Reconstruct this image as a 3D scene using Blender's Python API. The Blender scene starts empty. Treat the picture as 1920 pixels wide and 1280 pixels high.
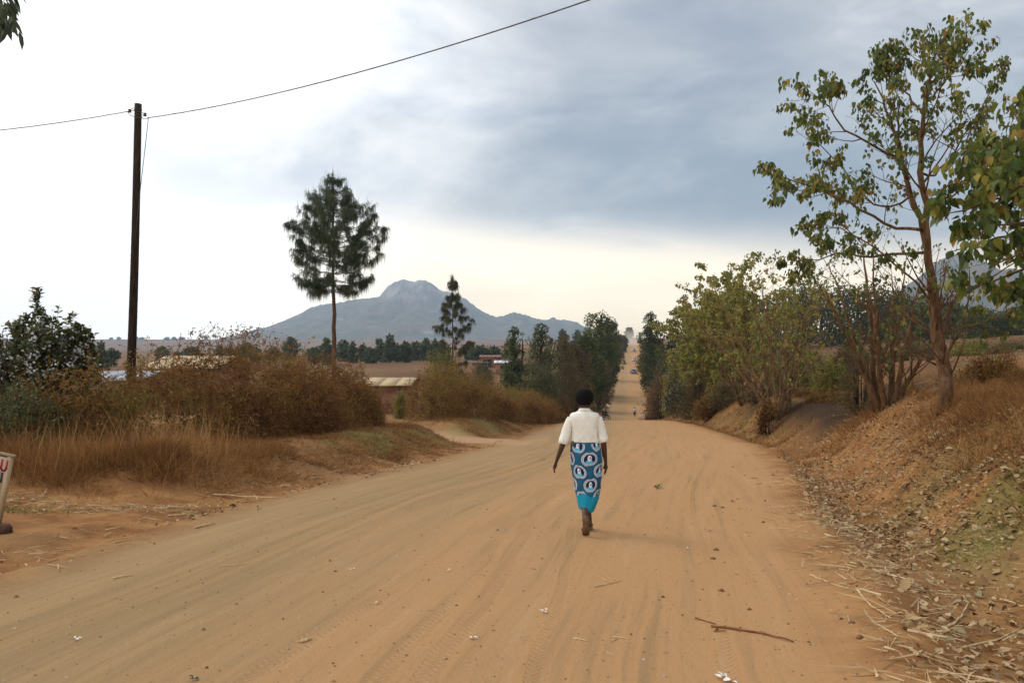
import bpy, math, random
import numpy as np
from mathutils import Vector, Matrix

S = bpy.context.scene
COL = S.collection
R = math.radians
random.seed(7)

# ------------------------------------------------------------------ camera
cam_d = bpy.data.cameras.new('camera')
cam = bpy.data.objects.new('camera', cam_d); COL.objects.link(cam)
cam_d.sensor_width = 36; cam_d.lens = 28.1; cam_d.clip_start = 0.05; cam_d.clip_end = 20000
cam.location = (0, 0, 0); cam.rotation_euler = (R(90.38), 0, 0)
S.camera = cam

# ------------------------------------------------------------------ node helper
class NT:
    def __init__(s, nt):
        s.nt = nt; s.n = nt.nodes; s.l = nt.links; s.n.clear()
    def node(s, t, **k):
        x = s.n.new(t)
        for a, b in k.items(): setattr(x, a, b)
        return x
    def put(s, sock, v):
        if isinstance(v, bpy.types.NodeSocket): s.l.new(v, sock)
        elif v is not None:
            if sock.type == 'RGBA' and not hasattr(v, '__len__'): v = (v, v, v, 1)
            if sock.type == 'RGBA' and len(v) == 3: v = (*v, 1)
            sock.default_value = v
    def m(s, op, a, b=None, c=None, clamp=False):
        x = s.node('ShaderNodeMath', operation=op, use_clamp=clamp)
        s.put(x.inputs[0], a)
        if b is not None: s.put(x.inputs[1], b)
        if c is not None: s.put(x.inputs[2], c)
        return x.outputs[0]
    def vm(s, op, a, b=None):
        x = s.node('ShaderNodeVectorMath', operation=op)
        s.put(x.inputs[0], a)
        if b is not None: s.put(x.inputs[1], b)
        return x.outputs[0] if op not in ('DOT_PRODUCT', 'LENGTH', 'DISTANCE') else x.outputs['Value']
    def mix(s, f, a, b):
        x = s.node('ShaderNodeMix', data_type='RGBA')
        s.put(x.inputs[0], f); s.put(x.inputs[6], a); s.put(x.inputs[7], b)
        return x.outputs[2]
    def ss(s, v, a, b):                       # smoothstep a..b
        x = s.node('ShaderNodeMapRange', interpolation_type='SMOOTHSTEP')
        s.put(x.inputs[0], v); s.put(x.inputs[1], a); s.put(x.inputs[2], b)
        return x.outputs[0]
    def noise(s, vec, scale, detail=3, rough=.55, dist=0):
        x = s.node('ShaderNodeTexNoise')
        s.put(x.inputs['Vector'], vec); x.inputs['Scale'].default_value = scale
        x.inputs['Detail'].default_value = detail; x.inputs['Roughness'].default_value = rough
        x.inputs['Distortion'].default_value = dist
        return x.outputs[0]
    def comb(s, a, b, c=0.):
        x = s.node('ShaderNodeCombineXYZ')
        s.put(x.inputs[0], a); s.put(x.inputs[1], b); s.put(x.inputs[2], c)
        return x.outputs[0]
    def sep(s, v):
        x = s.node('ShaderNodeSeparateXYZ'); s.put(x.inputs[0], v); return x.outputs
    def ramp(s, f, stops):
        x = s.node('ShaderNodeValToRGB'); s.put(x.inputs[0], f)
        e = x.color_ramp.elements
        while len(e) < len(stops): e.new(.5)
        for el, (p, c) in zip(e, stops): el.position = p; el.color = (*c[:3], 1)
        return x.outputs[0]
    def attr(s, name):
        x = s.node('ShaderNodeAttribute'); x.attribute_name = name; return x.outputs['Fac']
    def bump(s, h, strength=.5, dist=.02, n=None):
        x = s.node('ShaderNodeBump'); x.inputs['Strength'].default_value = strength
        x.inputs['Distance'].default_value = dist; s.put(x.inputs['Height'], h)
        if n is not None: s.put(x.inputs['Normal'], n)
        return x.outputs[0]

# ------------------------------------------------------------------ world, sun, exposure
SUN_AZ, SUN_EL = -62.0, 42.0          # azimuth measured from +Y (the view), negative = left
W = bpy.data.worlds.new('World'); S.world = W; W.use_nodes = True
t = NT(W.node_tree)
tc = t.node('ShaderNodeTexCoord').outputs['Generated']
d = t.vm('NORMALIZE', tc)
dx, dy, dz = t.sep(d)
sky = t.node('ShaderNodeTexSky', sky_type='NISHITA'); sky.sun_disc = False
sky.sun_elevation = R(SUN_EL); sky.sun_rotation = R(SUN_AZ); sky.dust_density = 3.0; sky.air_density = 1.2
az = t.m('ARCTAN2', dx, dy)
el = t.m('ARCSINE', dz)
zc = t.m('ADD', t.m('MAXIMUM', dz, 0.), .10)
pv = t.comb(t.m('DIVIDE', dx, zc), t.m('DIVIDE', dy, zc), 0.)
n1 = t.noise(pv, .55, 5, .55, .35)
n2 = t.noise(t.vm('ADD', pv, (7.3, 2.1, 0)), 1.7, 6, .6, .3)
wv = t.comb(az, t.m('MULTIPLY', el, 2.6), 0.)
n3 = t.noise(wv, 3.1, 6, .55, .3)
wob = t.m('SUBTRACT', n3, .5)
# a dark rain deck over the centre and right, bright thin cloud on the left where the sun is
edge = t.m('ADD', t.m('ADD', az, t.m('MULTIPLY', el, .52)), t.m('ADD', t.m('MULTIPLY', wob, .55), .0))
slant = t.m('SUBTRACT', az, t.m('MULTIPLY', t.m('MAXIMUM', t.m('SUBTRACT', el, .27), 0.), 1.3))
n6 = t.noise(t.comb(az, t.m('MULTIPLY', el, 2.2), 9.), 2.1, 6, .55, .6)
deck_a = t.ss(t.m('ADD', slant, t.m('MULTIPLY', t.m('SUBTRACT', n6, .5), .75)), -.40, .10)
deck_e = t.ss(t.m('ADD', t.m('ADD', el, t.m('MULTIPLY', az, .10)), t.m('MULTIPLY', wob, .10)), .105, .185)
behind = t.ss(t.m('ABSOLUTE', az), 2.7, 1.9)
brk_ = t.m('SUBTRACT', 1., t.m('MULTIPLY', t.ss(t.noise(t.comb(az, t.m('MULTIPLY', el, 3.), 2.), 4.2, 7, .6, .7), .50, .72), .22))
deck = t.m('MULTIPLY', t.m('MULTIPLY', t.m('MULTIPLY', deck_a, deck_e), behind), brk_)
sd = (math.sin(R(SUN_AZ)) * math.cos(R(SUN_EL)), math.cos(R(SUN_AZ)) * math.cos(R(SUN_EL)), math.sin(R(SUN_EL)))
sunness = t.m('MAXIMUM', t.vm('DOT_PRODUCT', d, sd), 0.)
glow = t.m('POWER', sunness, 3.)
n5 = t.noise(t.comb(az, t.m('MULTIPLY', el, 3.2), 4.), 5.5, 7, .6, .5)
dark = t.mix(t.ss(t.m('ADD', t.m('MULTIPLY', n3, .8), t.m('MULTIPLY', n5, .2)), .40, .60), (.27, .345, .43), (.47, .53, .585))
dark = t.mix(t.ss(el, .20, .46), dark, t.mix(t.ss(n3, .35, .65), (.335, .375, .465), (.48, .515, .58)))
white = t.mix(t.ss(n3, .34, .56), (.76, .83, .95), (1.15, 1.15, 1.15))
white = t.mix(t.m('MULTIPLY', glow, .75), white, (1.65, 1.62, 1.56))
cream = t.mix(t.ss(n3, .35, .65), (1.75, 1.42, .92), (2.2, 1.82, 1.22))
low = t.ss(el, .22, .05)
lowc = t.mix(t.ss(az, -.42, .02), (1.9, 1.85, 1.72), cream)
cl = t.mix(low, white, lowc)
cl = t.mix(t.m('MULTIPLY', deck, .95), cl, dark)
bg1 = t.node('ShaderNodeBackground'); t.put(bg1.inputs[0], sky.outputs[0]); bg1.inputs[1].default_value = .07
bg2 = t.node('ShaderNodeBackground'); t.put(bg2.inputs[0], cl); bg2.inputs[1].default_value = 1.0
mx = t.node('ShaderNodeMixShader'); mx.inputs[0].default_value = .93
t.l.new(bg1.outputs[0], mx.inputs[1]); t.l.new(bg2.outputs[0], mx.inputs[2])
wo = t.node('ShaderNodeOutputWorld'); t.l.new(mx.outputs[0], wo.inputs[0])

sl = bpy.data.lights.new('sun', 'SUN'); sl.energy = 1.1; sl.angle = R(24); sl.color = (1, .90, .74)
so = bpy.data.objects.new('sun', sl); COL.objects.link(so)
so.rotation_euler = Vector(sd).to_track_quat('Z', 'Y').to_euler()

S.view_settings.view_transform = 'Standard'; S.view_settings.look = 'None'
S.view_settings.exposure = 0.12; S.view_settings.gamma = 1; S.view_settings.use_curve_mapping = False
S.render.engine = 'CYCLES'
cy = S.cycles
cy.max_bounces = 6; cy.diffuse_bounces = 3; cy.glossy_bounces = 2; cy.transmission_bounces = 3
cy.volume_bounces = 1; cy.transparent_max_bounces = 8; cy.caustics_reflective = False; cy.caustics_refractive = False
cy.use_denoising = True; cy.use_adaptive_sampling = False
try: cy.sampling_pattern = 'BLUE_NOISE'
except Exception: pass

# ------------------------------------------------------------------ basic helpers
rg = np.random.default_rng(11)
A = np.array
def nrm(v):
    v = np.asarray(v, float); return v / np.maximum(np.linalg.norm(v, axis=-1, keepdims=True), 1e-9)
def sm(x, a, b):
    k = np.clip((np.asarray(x, float) - a) / (b - a), 0, 1); return k * k * (3 - 2 * k)
def hsh(i, j, k=0):
    x = (i * 374761393 + j * 668265263 + k * 2147483647 * 3 + 1274126177) & 0xffffffff
    x = ((x ^ (x >> 13)) * 1274126177) & 0xffffffff
    x = x ^ (x >> 16)
    return (x & 0xffff) / 65535.0
def vn2(x, y):
    x = np.asarray(x, float); y = np.asarray(y, float)
    i = np.floor(x).astype(np.int64); j = np.floor(y).astype(np.int64)
    f = x - i; g = y - j; f = f * f * (3 - 2 * f); g = g * g * (3 - 2 * g)
    return (hsh(i, j) * (1 - f) + hsh(i + 1, j) * f) * (1 - g) + (hsh(i, j + 1) * (1 - f) + hsh(i + 1, j + 1) * f) * g
def fbm(x, y, o=4):
    s = 0; a = .5
    for k in range(o):
        s = s + a * (vn2(x * 2 ** k + 17.3 * k, y * 2 ** k - 9.1 * k) - .5); a *= .5
    return s
def vn3(p):
    i = np.floor(p).astype(np.int64); f = p - i; f = f * f * (3 - 2 * f)
    out = 0
    for a in (0, 1):
        for b in (0, 1):
            for c in (0, 1):
                w = (f[:, 0] if a else 1 - f[:, 0]) * (f[:, 1] if b else 1 - f[:, 1]) * (f[:, 2] if c else 1 - f[:, 2])
                out = out + w * hsh(i[:, 0] + a, i[:, 1] + b, i[:, 2] + c)
    return out
def pchip(xk, yk):
    xk = A(xk, float); yk = A(yk, float); h = np.diff(xk); dl = np.diff(yk) / h
    m = np.zeros_like(yk); m[0] = dl[0]; m[-1] = dl[-1]
    for i in range(1, len(xk) - 1):
        if dl[i - 1] * dl[i] > 0:
            w1 = 2 * h[i] + h[i - 1]; w2 = h[i] + 2 * h[i - 1]
            m[i] = (w1 + w2) / (w1 / dl[i - 1] + w2 / dl[i])
    def f(x):
        x = np.clip(np.asarray(x, float), xk[0], xk[-1]); i = np.clip(np.searchsorted(xk, x) - 1, 0, len(h) - 1)
        s = (x - xk[i]) / h[i]
        return ((1 + 2 * s) * (1 - s) ** 2 * yk[i] + s * (1 - s) ** 2 * h[i] * m[i] + s * s * (3 - 2 * s) * yk[i + 1] + s * s * (s - 1) * h[i] * m[i + 1])
    return f

def raw_mesh(name, v, faces, mat, attrs=None, smooth=False, uv=None):
    """faces: list of int arrays (n,3) / (n,4)."""
    v = np.ascontiguousarray(v, np.float32).reshape(-1, 3)
    me = bpy.data.meshes.new(name)
    if not isinstance(faces, (list, tuple)): faces = [faces]
    faces = [np.asarray(f, np.int32) for f in faces if len(f)]
    me.vertices.add(len(v)); me.vertices.foreach_set('co', v.ravel())
    li = np.concatenate([f.ravel() for f in faces])
    sz = np.concatenate([np.full(len(f), f.shape[1], np.int32) for f in faces])
    st = np.concatenate([[0], np.cumsum(sz)[:-1]]).astype(np.int32)
    me.loops.add(len(li)); me.loops.foreach_set('vertex_index', li)
    me.polygons.add(len(sz)); me.polygons.foreach_set('loop_start', st)
    try: me.polygons.foreach_set('loop_total', sz)
    except Exception: pass
    me.update(calc_edges=True)
    if smooth: me.polygons.foreach_set('use_smooth', np.ones(len(sz), bool))
    for k, a in (attrs or {}).items():
        at = me.attributes.new(k, 'FLOAT', 'POINT'); at.data.foreach_set('value', np.ascontiguousarray(a, np.float32))
    if uv is not None:
        ul = me.uv_layers.new(name='UVMap'); ul.data.foreach_set('uv', np.ascontiguousarray(uv[li], np.float32).ravel())
    for mm in (mat if isinstance(mat, (list, tuple)) else [mat]): me.materials.append(mm)
    return me
def link(name, me, parent=None, loc=None):
    o = bpy.data.objects.new(name, me); COL.objects.link(o)
    if parent: o.parent = parent
    if loc is not None: o.location = loc
    return o
def part(name, v, faces, mat, parent=None, attrs=None, smooth=False, uv=None, local=False):
    """world-coordinate vertices; made relative to the parent's origin."""
    v = np.asarray(v, float).reshape(-1, 3)
    if parent is not None and not local:
        off = A(parent.location) + (A(parent.parent.location) if parent.parent else 0)
        v = v - off
    return link(name, raw_mesh(name, v, faces, mat, attrs, smooth, uv), parent)
def tag(o, label, cat, group=None, kind=None):
    if label: o['label'] = label
    if cat: o['category'] = cat
    if group: o['group'] = group
    if kind: o['kind'] = kind
    return o
def thing(name, label, cat, loc=(0, 0, 0), group=None):
    o = bpy.data.objects.new(name, None); COL.objects.link(o); o.location = loc; o.empty_display_size = .2
    return tag(o, label, cat, group)

class MB:                                         # mesh builder
    def __init__(s): s.v = []; s.q = []; s.t = []; s.n = 0; s.a = []
    def add(s, v, q=None, t=None, tint=0.5):
        v = np.asarray(v, float).reshape(-1, 3)
        if q is not None and len(q): s.q.append(np.asarray(q) + s.n)
        if t is not None and len(t): s.t.append(np.asarray(t) + s.n)
        s.v.append(v); s.a.append(np.full(len(v), tint) if np.isscalar(tint) else np.asarray(tint)); s.n += len(v)
        return s
    def box(s, c, size, rot=None, tint=.5, taper=1.):
        x, y, z = [k / 2 for k in size]
        v = A([[a * x * (taper if c_ > 0 else 1), b * y * (taper if c_ > 0 else 1), c_ * z] for a in (-1, 1) for b in (-1, 1) for c_ in (-1, 1)], float)
        if rot is not None: v = v @ A(rot).T
        return s.add(v + A(c), [[0, 1, 3, 2], [4, 6, 7, 5], [0, 4, 5, 1], [2, 3, 7, 6], [0, 2, 6, 4], [1, 5, 7, 3]], tint=tint)
    def tube(s, pts, rad, k=8, tint=.5, cap=True):
        v, q, tt = tubes([(A(pts, float), A(rad, float) if not np.isscalar(rad) else np.full(len(pts), rad))], k)
        v0 = s.n; s.add(v, q, tt, tint)
        return s
    def loft(s, rings, k=20, tint=.5, cap=True, fn=None):
        """rings: (cx,cy,cz,rx,ry[,power])"""
        out = []
        th = np.linspace(0, 2 * np.pi, k, endpoint=False)
        for r in rings:
            p = r[5] if len(r) > 5 else 2.
            c, sn = np.cos(th), np.sin(th)
            out.append(np.stack([r[0] + r[3] * np.sign(c) * abs(c) ** (2 / p), r[1] + r[4] * np.sign(sn) * abs(sn) ** (2 / p), np.full(k, r[2], float)], 1))
        v = np.concatenate(out)
        if fn: v = fn(v)
        n = len(rings); q = []
        for i in range(n - 1):
            for j in range(k):
                q.append([i * k + j, i * k + (j + 1) % k, (i + 1) * k + (j + 1) % k, (i + 1) * k + j])
        tt = []
        if cap:
            v = np.concatenate([v, [v[:k].mean(0)], [v[-k:].mean(0)]]); a = n * k
            for j in range(k):
                tt.append([a, (j + 1) % k, j]); tt.append([a + 1, (n - 1) * k + j, (n - 1) * k + (j + 1) % k])
        return s.add(v, q, tt, tint)
    def make(s, name, mat, parent=None, smooth=False, extra=None, local=False):
        f = []
        if s.q: f.append(np.concatenate(s.q))
        if s.t: f.append(np.concatenate(s.t))
        return part(name, np.concatenate(s.v), f, mat, parent, {'tint': np.concatenate(s.a)}, smooth, local=local)

def tubes(branches, k=5):
    """branches: list of (points (n,3), radii (n)). One tube mesh."""
    V = []; Q = []; T = []; n0 = 0
    th = np.linspace(0, 2 * np.pi, k, endpoint=False); c = np.cos(th)[None, :, None]; s_ = np.sin(th)[None, :, None]
    jj = np.arange(k); j2 = (jj + 1) % k
    for p, r in branches:
        n = len(p); tg = np.gradient(p, axis=0); tg = nrm(tg)
        m = abs(tg.mean(0)); ref = np.zeros(3); ref[np.argmin(m)] = 1
        a = nrm(np.cross(tg, ref)); b = np.cross(tg, a)
        V.append((p[:, None, :] + (a[:, None, :] * c + b[:, None, :] * s_) * np.asarray(r)[:, None, None]).reshape(-1, 3))
        i = np.arange(n - 1)[:, None] * k + n0
        Q.append(np.stack([i + jj, i + j2, i + k + j2, i + k + jj], -1).reshape(-1, 4))
        e = n0 + (n - 1) * k
        T.append(np.stack([np.full(k - 2, e), e + np.arange(1, k - 1), e + np.arange(2, k)], 1))
        T.append(np.stack([np.full(k - 2, n0), n0 + np.arange(2, k), n0 + np.arange(1, k - 1)], 1))
        n0 += n * k
    return np.concatenate(V), np.concatenate(Q), np.concatenate(T)

def strips(base, dirs, length, width, bend, seg=2):
    """thin tapering blades; bend (n,3) is added quadratically. returns v, quads, tris"""
    n = len(base); base = np.asarray(base, float); dirs = nrm(dirs)
    length = np.broadcast_to(length, n)[:, None]; width = np.broadcast_to(width, n)[:, None]
    side = nrm(np.cross(dirs, nrm(rg.normal(size=(n, 3)))))
    rows = []
    for i in range(seg):
        f = i / seg
        p = base + dirs * length * f + bend * f * f
        w = width * (1 - .55 * f) * .5
        rows += [p - side * w, p + side * w]
    rows.append(base + dirs * length + bend)
    m = 2 * seg + 1
    v = np.stack(rows, 1).reshape(-1, 3)
    o = (np.arange(n) * m)[:, None]
    q = [np.stack([o[:, 0] + 2 * i, o[:, 0] + 2 * i + 1, o[:, 0] + 2 * i + 3, o[:, 0] + 2 * i + 2], 1) for i in range(seg - 1)]
    e = 2 * (seg - 1)
    tr = np.stack([o[:, 0] + e, o[:, 0] + e + 1, o[:, 0] + e + 2], 1)
    return v, (np.concatenate(q) if q else np.zeros((0, 4), int)), tr
LEAF = A([[0, 0, 0], [-.36, .22, .10], [-.42, .48, .12], [0, 1, -.12], [.42, .48, .12], [.36, .22, .10], [0, .5, 0]], float)
LEAF_T = A([[0, 6, 1], [1, 6, 2], [2, 6, 3], [3, 6, 4], [4, 6, 5], [5, 6, 0]])
def leaves(c, dr, nm, L, Wd, simple=True):
    n = len(c); dr = nrm(dr); sd_ = nrm(np.cross(dr, nm)); nm = np.cross(sd_, dr)
    L = np.broadcast_to(L, n)[:, None, None]; Wd = np.broadcast_to(Wd, n)[:, None, None]
    if simple:
        pr = A([[0, 0, 0], [-.5, .45, .12], [0, 1, 0], [.5, .45, .12]], float); tr = A([[0, 2, 1], [0, 3, 2]])
    else:
        pr = LEAF; tr = LEAF_T
    v = c[:, None, :] + sd_[:, None, :] * pr[None, :, 0:1] * Wd + dr[:, None, :] * pr[None, :, 1:2] * L + nm[:, None, :] * pr[None, :, 2:3] * Wd
    f = (np.arange(n) * len(pr))[:, None, None] + tr[None]
    return v.reshape(-1, 3), f.reshape(-1, 3)
def sprigs(p, dr, L, leafL, per, r, wf=.5, bendk=.45):
    """curved shoots with leaves along them; returns (stem strips), (leaf mesh), leaf count"""
    n = len(p); bend = r.normal(size=(n, 3)) * (L * bendk)[:, None] - A([0, 0, 1.]) * (L * .15)[:, None]
    st = strips(p, dr, L, leafL * .13, bend, 2)
    f = (np.arange(per) + .6) / per; c = p[:, None] + dr[:, None] * (L[:, None] * f)[..., None] + bend[:, None] * (f * f)[None, :, None]
    sd_ = nrm(np.cross(np.repeat(dr[:, None], per, 1), r.normal(size=(n, per, 3)))); ld = nrm(dr[:, None] * .7 + sd_ * .9 + 0 * c)
    m = n * per; c = c.reshape(-1, 3); ld = ld.reshape(-1, 3)
    lf = leaves(c, ld, r.normal(size=(m, 3)), leafL * r.uniform(.5, 1.4, m), leafL * wf * r.uniform(.6, 1.3, m))
    return st, lf
def rdir(n): return nrm(rg.normal(size=(n, 3)))
HZ, F = 650., 1500.
def P(x, y, Y): return A([(x - 960) / F * Y, Y, (HZ - y) / F * Y])

# ------------------------------------------------------------------ materials
def mat(name, fn):
    m = bpy.data.materials.new(name); m.use_nodes = True
    t = NT(m.node_tree); out = t.node('ShaderNodeOutputMaterial'); fn(t, out); return m
def pbsdf(t, out, col, rough=.8, normal=None, spec=.3, metal=0., transl=0., tcol=None):
    b = t.node('ShaderNodeBsdfPrincipled')
    t.put(b.inputs['Base Color'], col); t.put(b.inputs['Roughness'], rough); b.inputs['Specular IOR Level'].default_value = spec
    b.inputs['Metallic'].default_value = metal
    if normal is not None: t.put(b.inputs['Normal'], normal)
    if transl > 0:
        tr = t.node('ShaderNodeBsdfTranslucent'); t.put(tr.inputs[0], tcol if tcol is not None else col)
        mx = t.node('ShaderNodeMixShader'); mx.inputs[0].default_value = transl
        t.l.new(b.outputs[0], mx.inputs[1]); t.l.new(tr.outputs[0], mx.inputs[2]); t.l.new(mx.outputs[0], out.inputs[0])
    else: t.l.new(b.outputs[0], out.inputs[0])
    return b
def foliage_mat(name, stops, transl=.3, rough=.55, spec=.35, gain=1.15):
    def fn(t, out):
        geo = t.node('ShaderNodeNewGeometry').outputs['Position']
        f = t.m('ADD', t.attr('tint'), t.m('MULTIPLY', t.m('SUBTRACT', t.noise(geo, 1.1, 3), .5), .45), clamp=True)
        c = t.ramp(f, stops)
        tc_ = t.mix(.5, c, (.30, .32, .04)) if transl > .2 else c
        pbsdf(t, out, c, rough, spec=spec, transl=transl, tcol=c)
    return mat(name, fn)
def flat(name, col, rough=.8, spec=.3, metal=0., var=.25, scale=8., bump=.0, stretch=(1, 1, 1), col2=None):
    def fn(t, out):
        o = t.node('ShaderNodeTexCoord').outputs['Object']
        v = t.vm('MULTIPLY', o, stretch)
        n = t.noise(v, scale, 5, .6)
        c = t.mix(t.ss(n, .3, .7), tuple(k * (1 - var) for k in col), col2 or tuple(min(1, k * (1 + var)) for k in col))
        pbsdf(t, out, c, rough, t.bump(n, bump, .02) if bump else None, spec, metal)
    return mat(name, fn)
def bark(name, a, b, c=None):
    def fn(t, out):
        geo = t.node('ShaderNodeNewGeometry').outputs['Position']
        v = t.vm('MULTIPLY', geo, (9, 9, 2.2))
        n = t.noise(v, 1.6, 6, .65); p = t.noise(geo, 2.2, 3, .5)
        col = t.mix(t.ss(n, .35, .65), a, b)
        if c: col = t.mix(t.ss(p, .60, .75), col, c)
        pbsdf(t, out, col, .9, t.bump(n, .8, .02), .15)
    return mat(name, fn)
M = {}
M['gmelina'] = foliage_mat('gmelina_leaves', [(0, (.035, .058, .014)), (.30, (.07, .105, .020)), (.55, (.14, .16, .028)), (.78, (.29, .22, .035)), (1, (.26, .12, .03))], .38, .5, .3)
M['leafy'] = foliage_mat('yellow_green_leaves', [(0, (.08, .10, .02)), (.4, (.19, .195, .034)), (.7, (.33, .265, .045)), (1, (.32, .18, .04))], .35)
M['gum'] = foliage_mat('bluish_gum_leaves', [(0, (.050, .066, .030)), (.5, (.105, .128, .060)), (1, (.21, .22, .115))], .25, .75, .06)
M['darkgreen'] = foliage_mat('dark_green_leaves', [(0, (.034, .046, .013)), (.5, (.076, .090, .023)), (1, (.165, .160, .042))], .25, .8, .04)
M['bluegreen'] = foliage_mat('blue_green_leaves', [(0, (.034, .050, .024)), (.5, (.070, .090, .040)), (1, (.12, .14, .06))], .2, .8, .04)
M['olive'] = foliage_mat('olive_brown_leaves', [(0, (.06, .045, .018)), (.45, (.125, .085, .030)), (.75, (.15, .12, .032)), (1, (.12, .14, .035))], .25, .7)
M['brush'] = foliage_mat('dry_brown_brush', [(0, (.060, .028, .010)), (.35, (.155, .070, .022)), (.64, (.29, .148, .044)), (.82, (.22, .165, .042)), (1, (.13, .150, .03))], .22, .8, .15)
M['scrub'] = foliage_mat('brown_scrub_twigs', [(0, (.10, .055, .024)), (.5, (.22, .115, .048)), (1, (.32, .20, .09))], .2, .85, .1)
M['grass'] = foliage_mat('dry_grass_blades', [(0, (.11, .048, .017)), (.35, (.26, .120, .038)), (.7, (.40, .21, .075)), (1, (.54, .36, .16))], .3, .75, .15)
M['green'] = foliage_mat('green_grass_blades', [(0, (.05, .075, .018)), (.5, (.10, .135, .030)), (1, (.24, .21, .06))], .3, .7, .15)
M['straw'] = foliage_mat('straw_pieces', [(0, (.24, .13, .06)), (.5, (.44, .29, .14)), (1, (.62, .48, .29))], .1, .8, .15)
M['litter'] = foliage_mat('fallen_leaf_litter', [(0, (.09, .050, .026)), (.3, (.23, .135, .066)), (.62, (.38, .26, .14)), (.85, (.45, .34, .20)), (1, (.24, .21, .12))], 0, .9, .05)
M['needle'] = foliage_mat('pine_needles', [(0, (.022, .034, .014)), (.5, (.050, .070, .026)), (1, (.12, .14, .045))], .18, .5)
M['needle2'] = foliage_mat('dry_pine_needles', [(0, (.035, .040, .015)), (.6, (.07, .065, .022)), (1, (.11, .09, .03))], .2, .6)
M['shrubgreen'] = foliage_mat('glossy_shrub_leaves', [(0, (.030, .044, .014)), (.5, (.075, .095, .028)), (.85, (.12, .12, .035)), (1, (.15, .10, .04))], .3, .4, .4)
M['eucaly'] = foliage_mat('hanging_gum_leaves', [(0, (.020, .030, .012)), (1, (.045, .06, .02))], .25, .5)
M['petal'] = mat('white_petals', lambda t, out: pbsdf(t, out, (.82, .82, .80), .6, transl=.35))
M['bark'] = bark('brown_bark', (.070, .036, .017), (.17, .095, .048), (.22, .14, .078))
M['barkpale'] = bark('pale_bark', (.115, .065, .032), (.25, .150, .075), (.29, .19, .105))
M['barkdark'] = bark('dark_bark', (.035, .024, .016), (.085, .055, .035))
M['pinebark'] = bark('pine_bark', (.055, .028, .016), (.145, .072, .038))

# ------------------------------------------------------------------ terrain
rz = pchip([-40, -8, 0, 8.8, 18.8, 33, 61, 100, 137, 180, 240, 300, 400, 520, 640, 760, 1200, 9000],
           [-.9, -1.36, -1.65, -2.08, -2.76, -3.74, -5.72, -9.15, -11.95, -10.3, -8.2, -5.5, -2.6, 1.6, 4.6, 5.0, -4.3, -4.3])
eR = pchip([-40, 0, 4.4, 6.35, 8.9, 11.4, 18.8, 33, 61, 100, 137, 180, 240, 300, 400, 520, 1000, 9000],
           [.5, 1.9, 2.25, 2.8, 3.4, 4.1, 6.3, 9.2, 12.7, 18.0, 24.2, 30.4, 38.8, 47.8, 64, 82, 153, 1340])
eL = pchip([-40, 0, 6.8, 10.3, 21.2, 33, 61, 100, 137, 180, 240, 300, 400, 520, 1000, 9000],
           [-8, -5.2, -4.35, -3.9, -1.7, .3, 4.2, 10.3, 16.2, 23.0, 31.8, 41, 57, 75, 146, 1333])
plain = pchip([-40, 8, 20, 40, 60, 100, 400, 1000, 1600, 2200, 2600, 3200, 9000],
              [-1.9, -2.0, -2.6, -3.7, -4.8, -5.0, -5.0, -5.5, -6, 8, 24, 20, 60])
TRK = A([[3.0, 28.5], [-1.6, 29.4], [-4.6, 31.6], [-8.2, 36.3], [-14, 43], [-26, 50], [-45, 56]])
def trk_d(X, Y):
    dd = np.full(np.shape(X), 1e9)
    for a, b in zip(TRK[:-1], TRK[1:]):
        e = b - a; u = np.clip(((X - a[0]) * e[0] + (Y - a[1]) * e[1]) / (e @ e), 0, 1)
        dd = np.minimum(dd, np.hypot(X - a[0] - u * e[0], Y - a[1] - u * e[1]))
    return dd
BUMPS = [(-5.6, 13.6, .9, .38), (-4.3, 15.5, .9, .30), (-3.9, 18.5, 1.0, .25), (-3.4, 21.5, 1.1, .22), (5.75, 9.2, .45, .34), (6.3, 8.3, .4, .30), (-1.6, 38, 1.0, .16), (.3, 43, 1.0, .14),
         (6.9, 12.6, .6, .25), (8.4, 23.5, .8, .30), (10.2, 27.5, 1.0, .35), (7.9, 21.5, .5, .2)]
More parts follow.
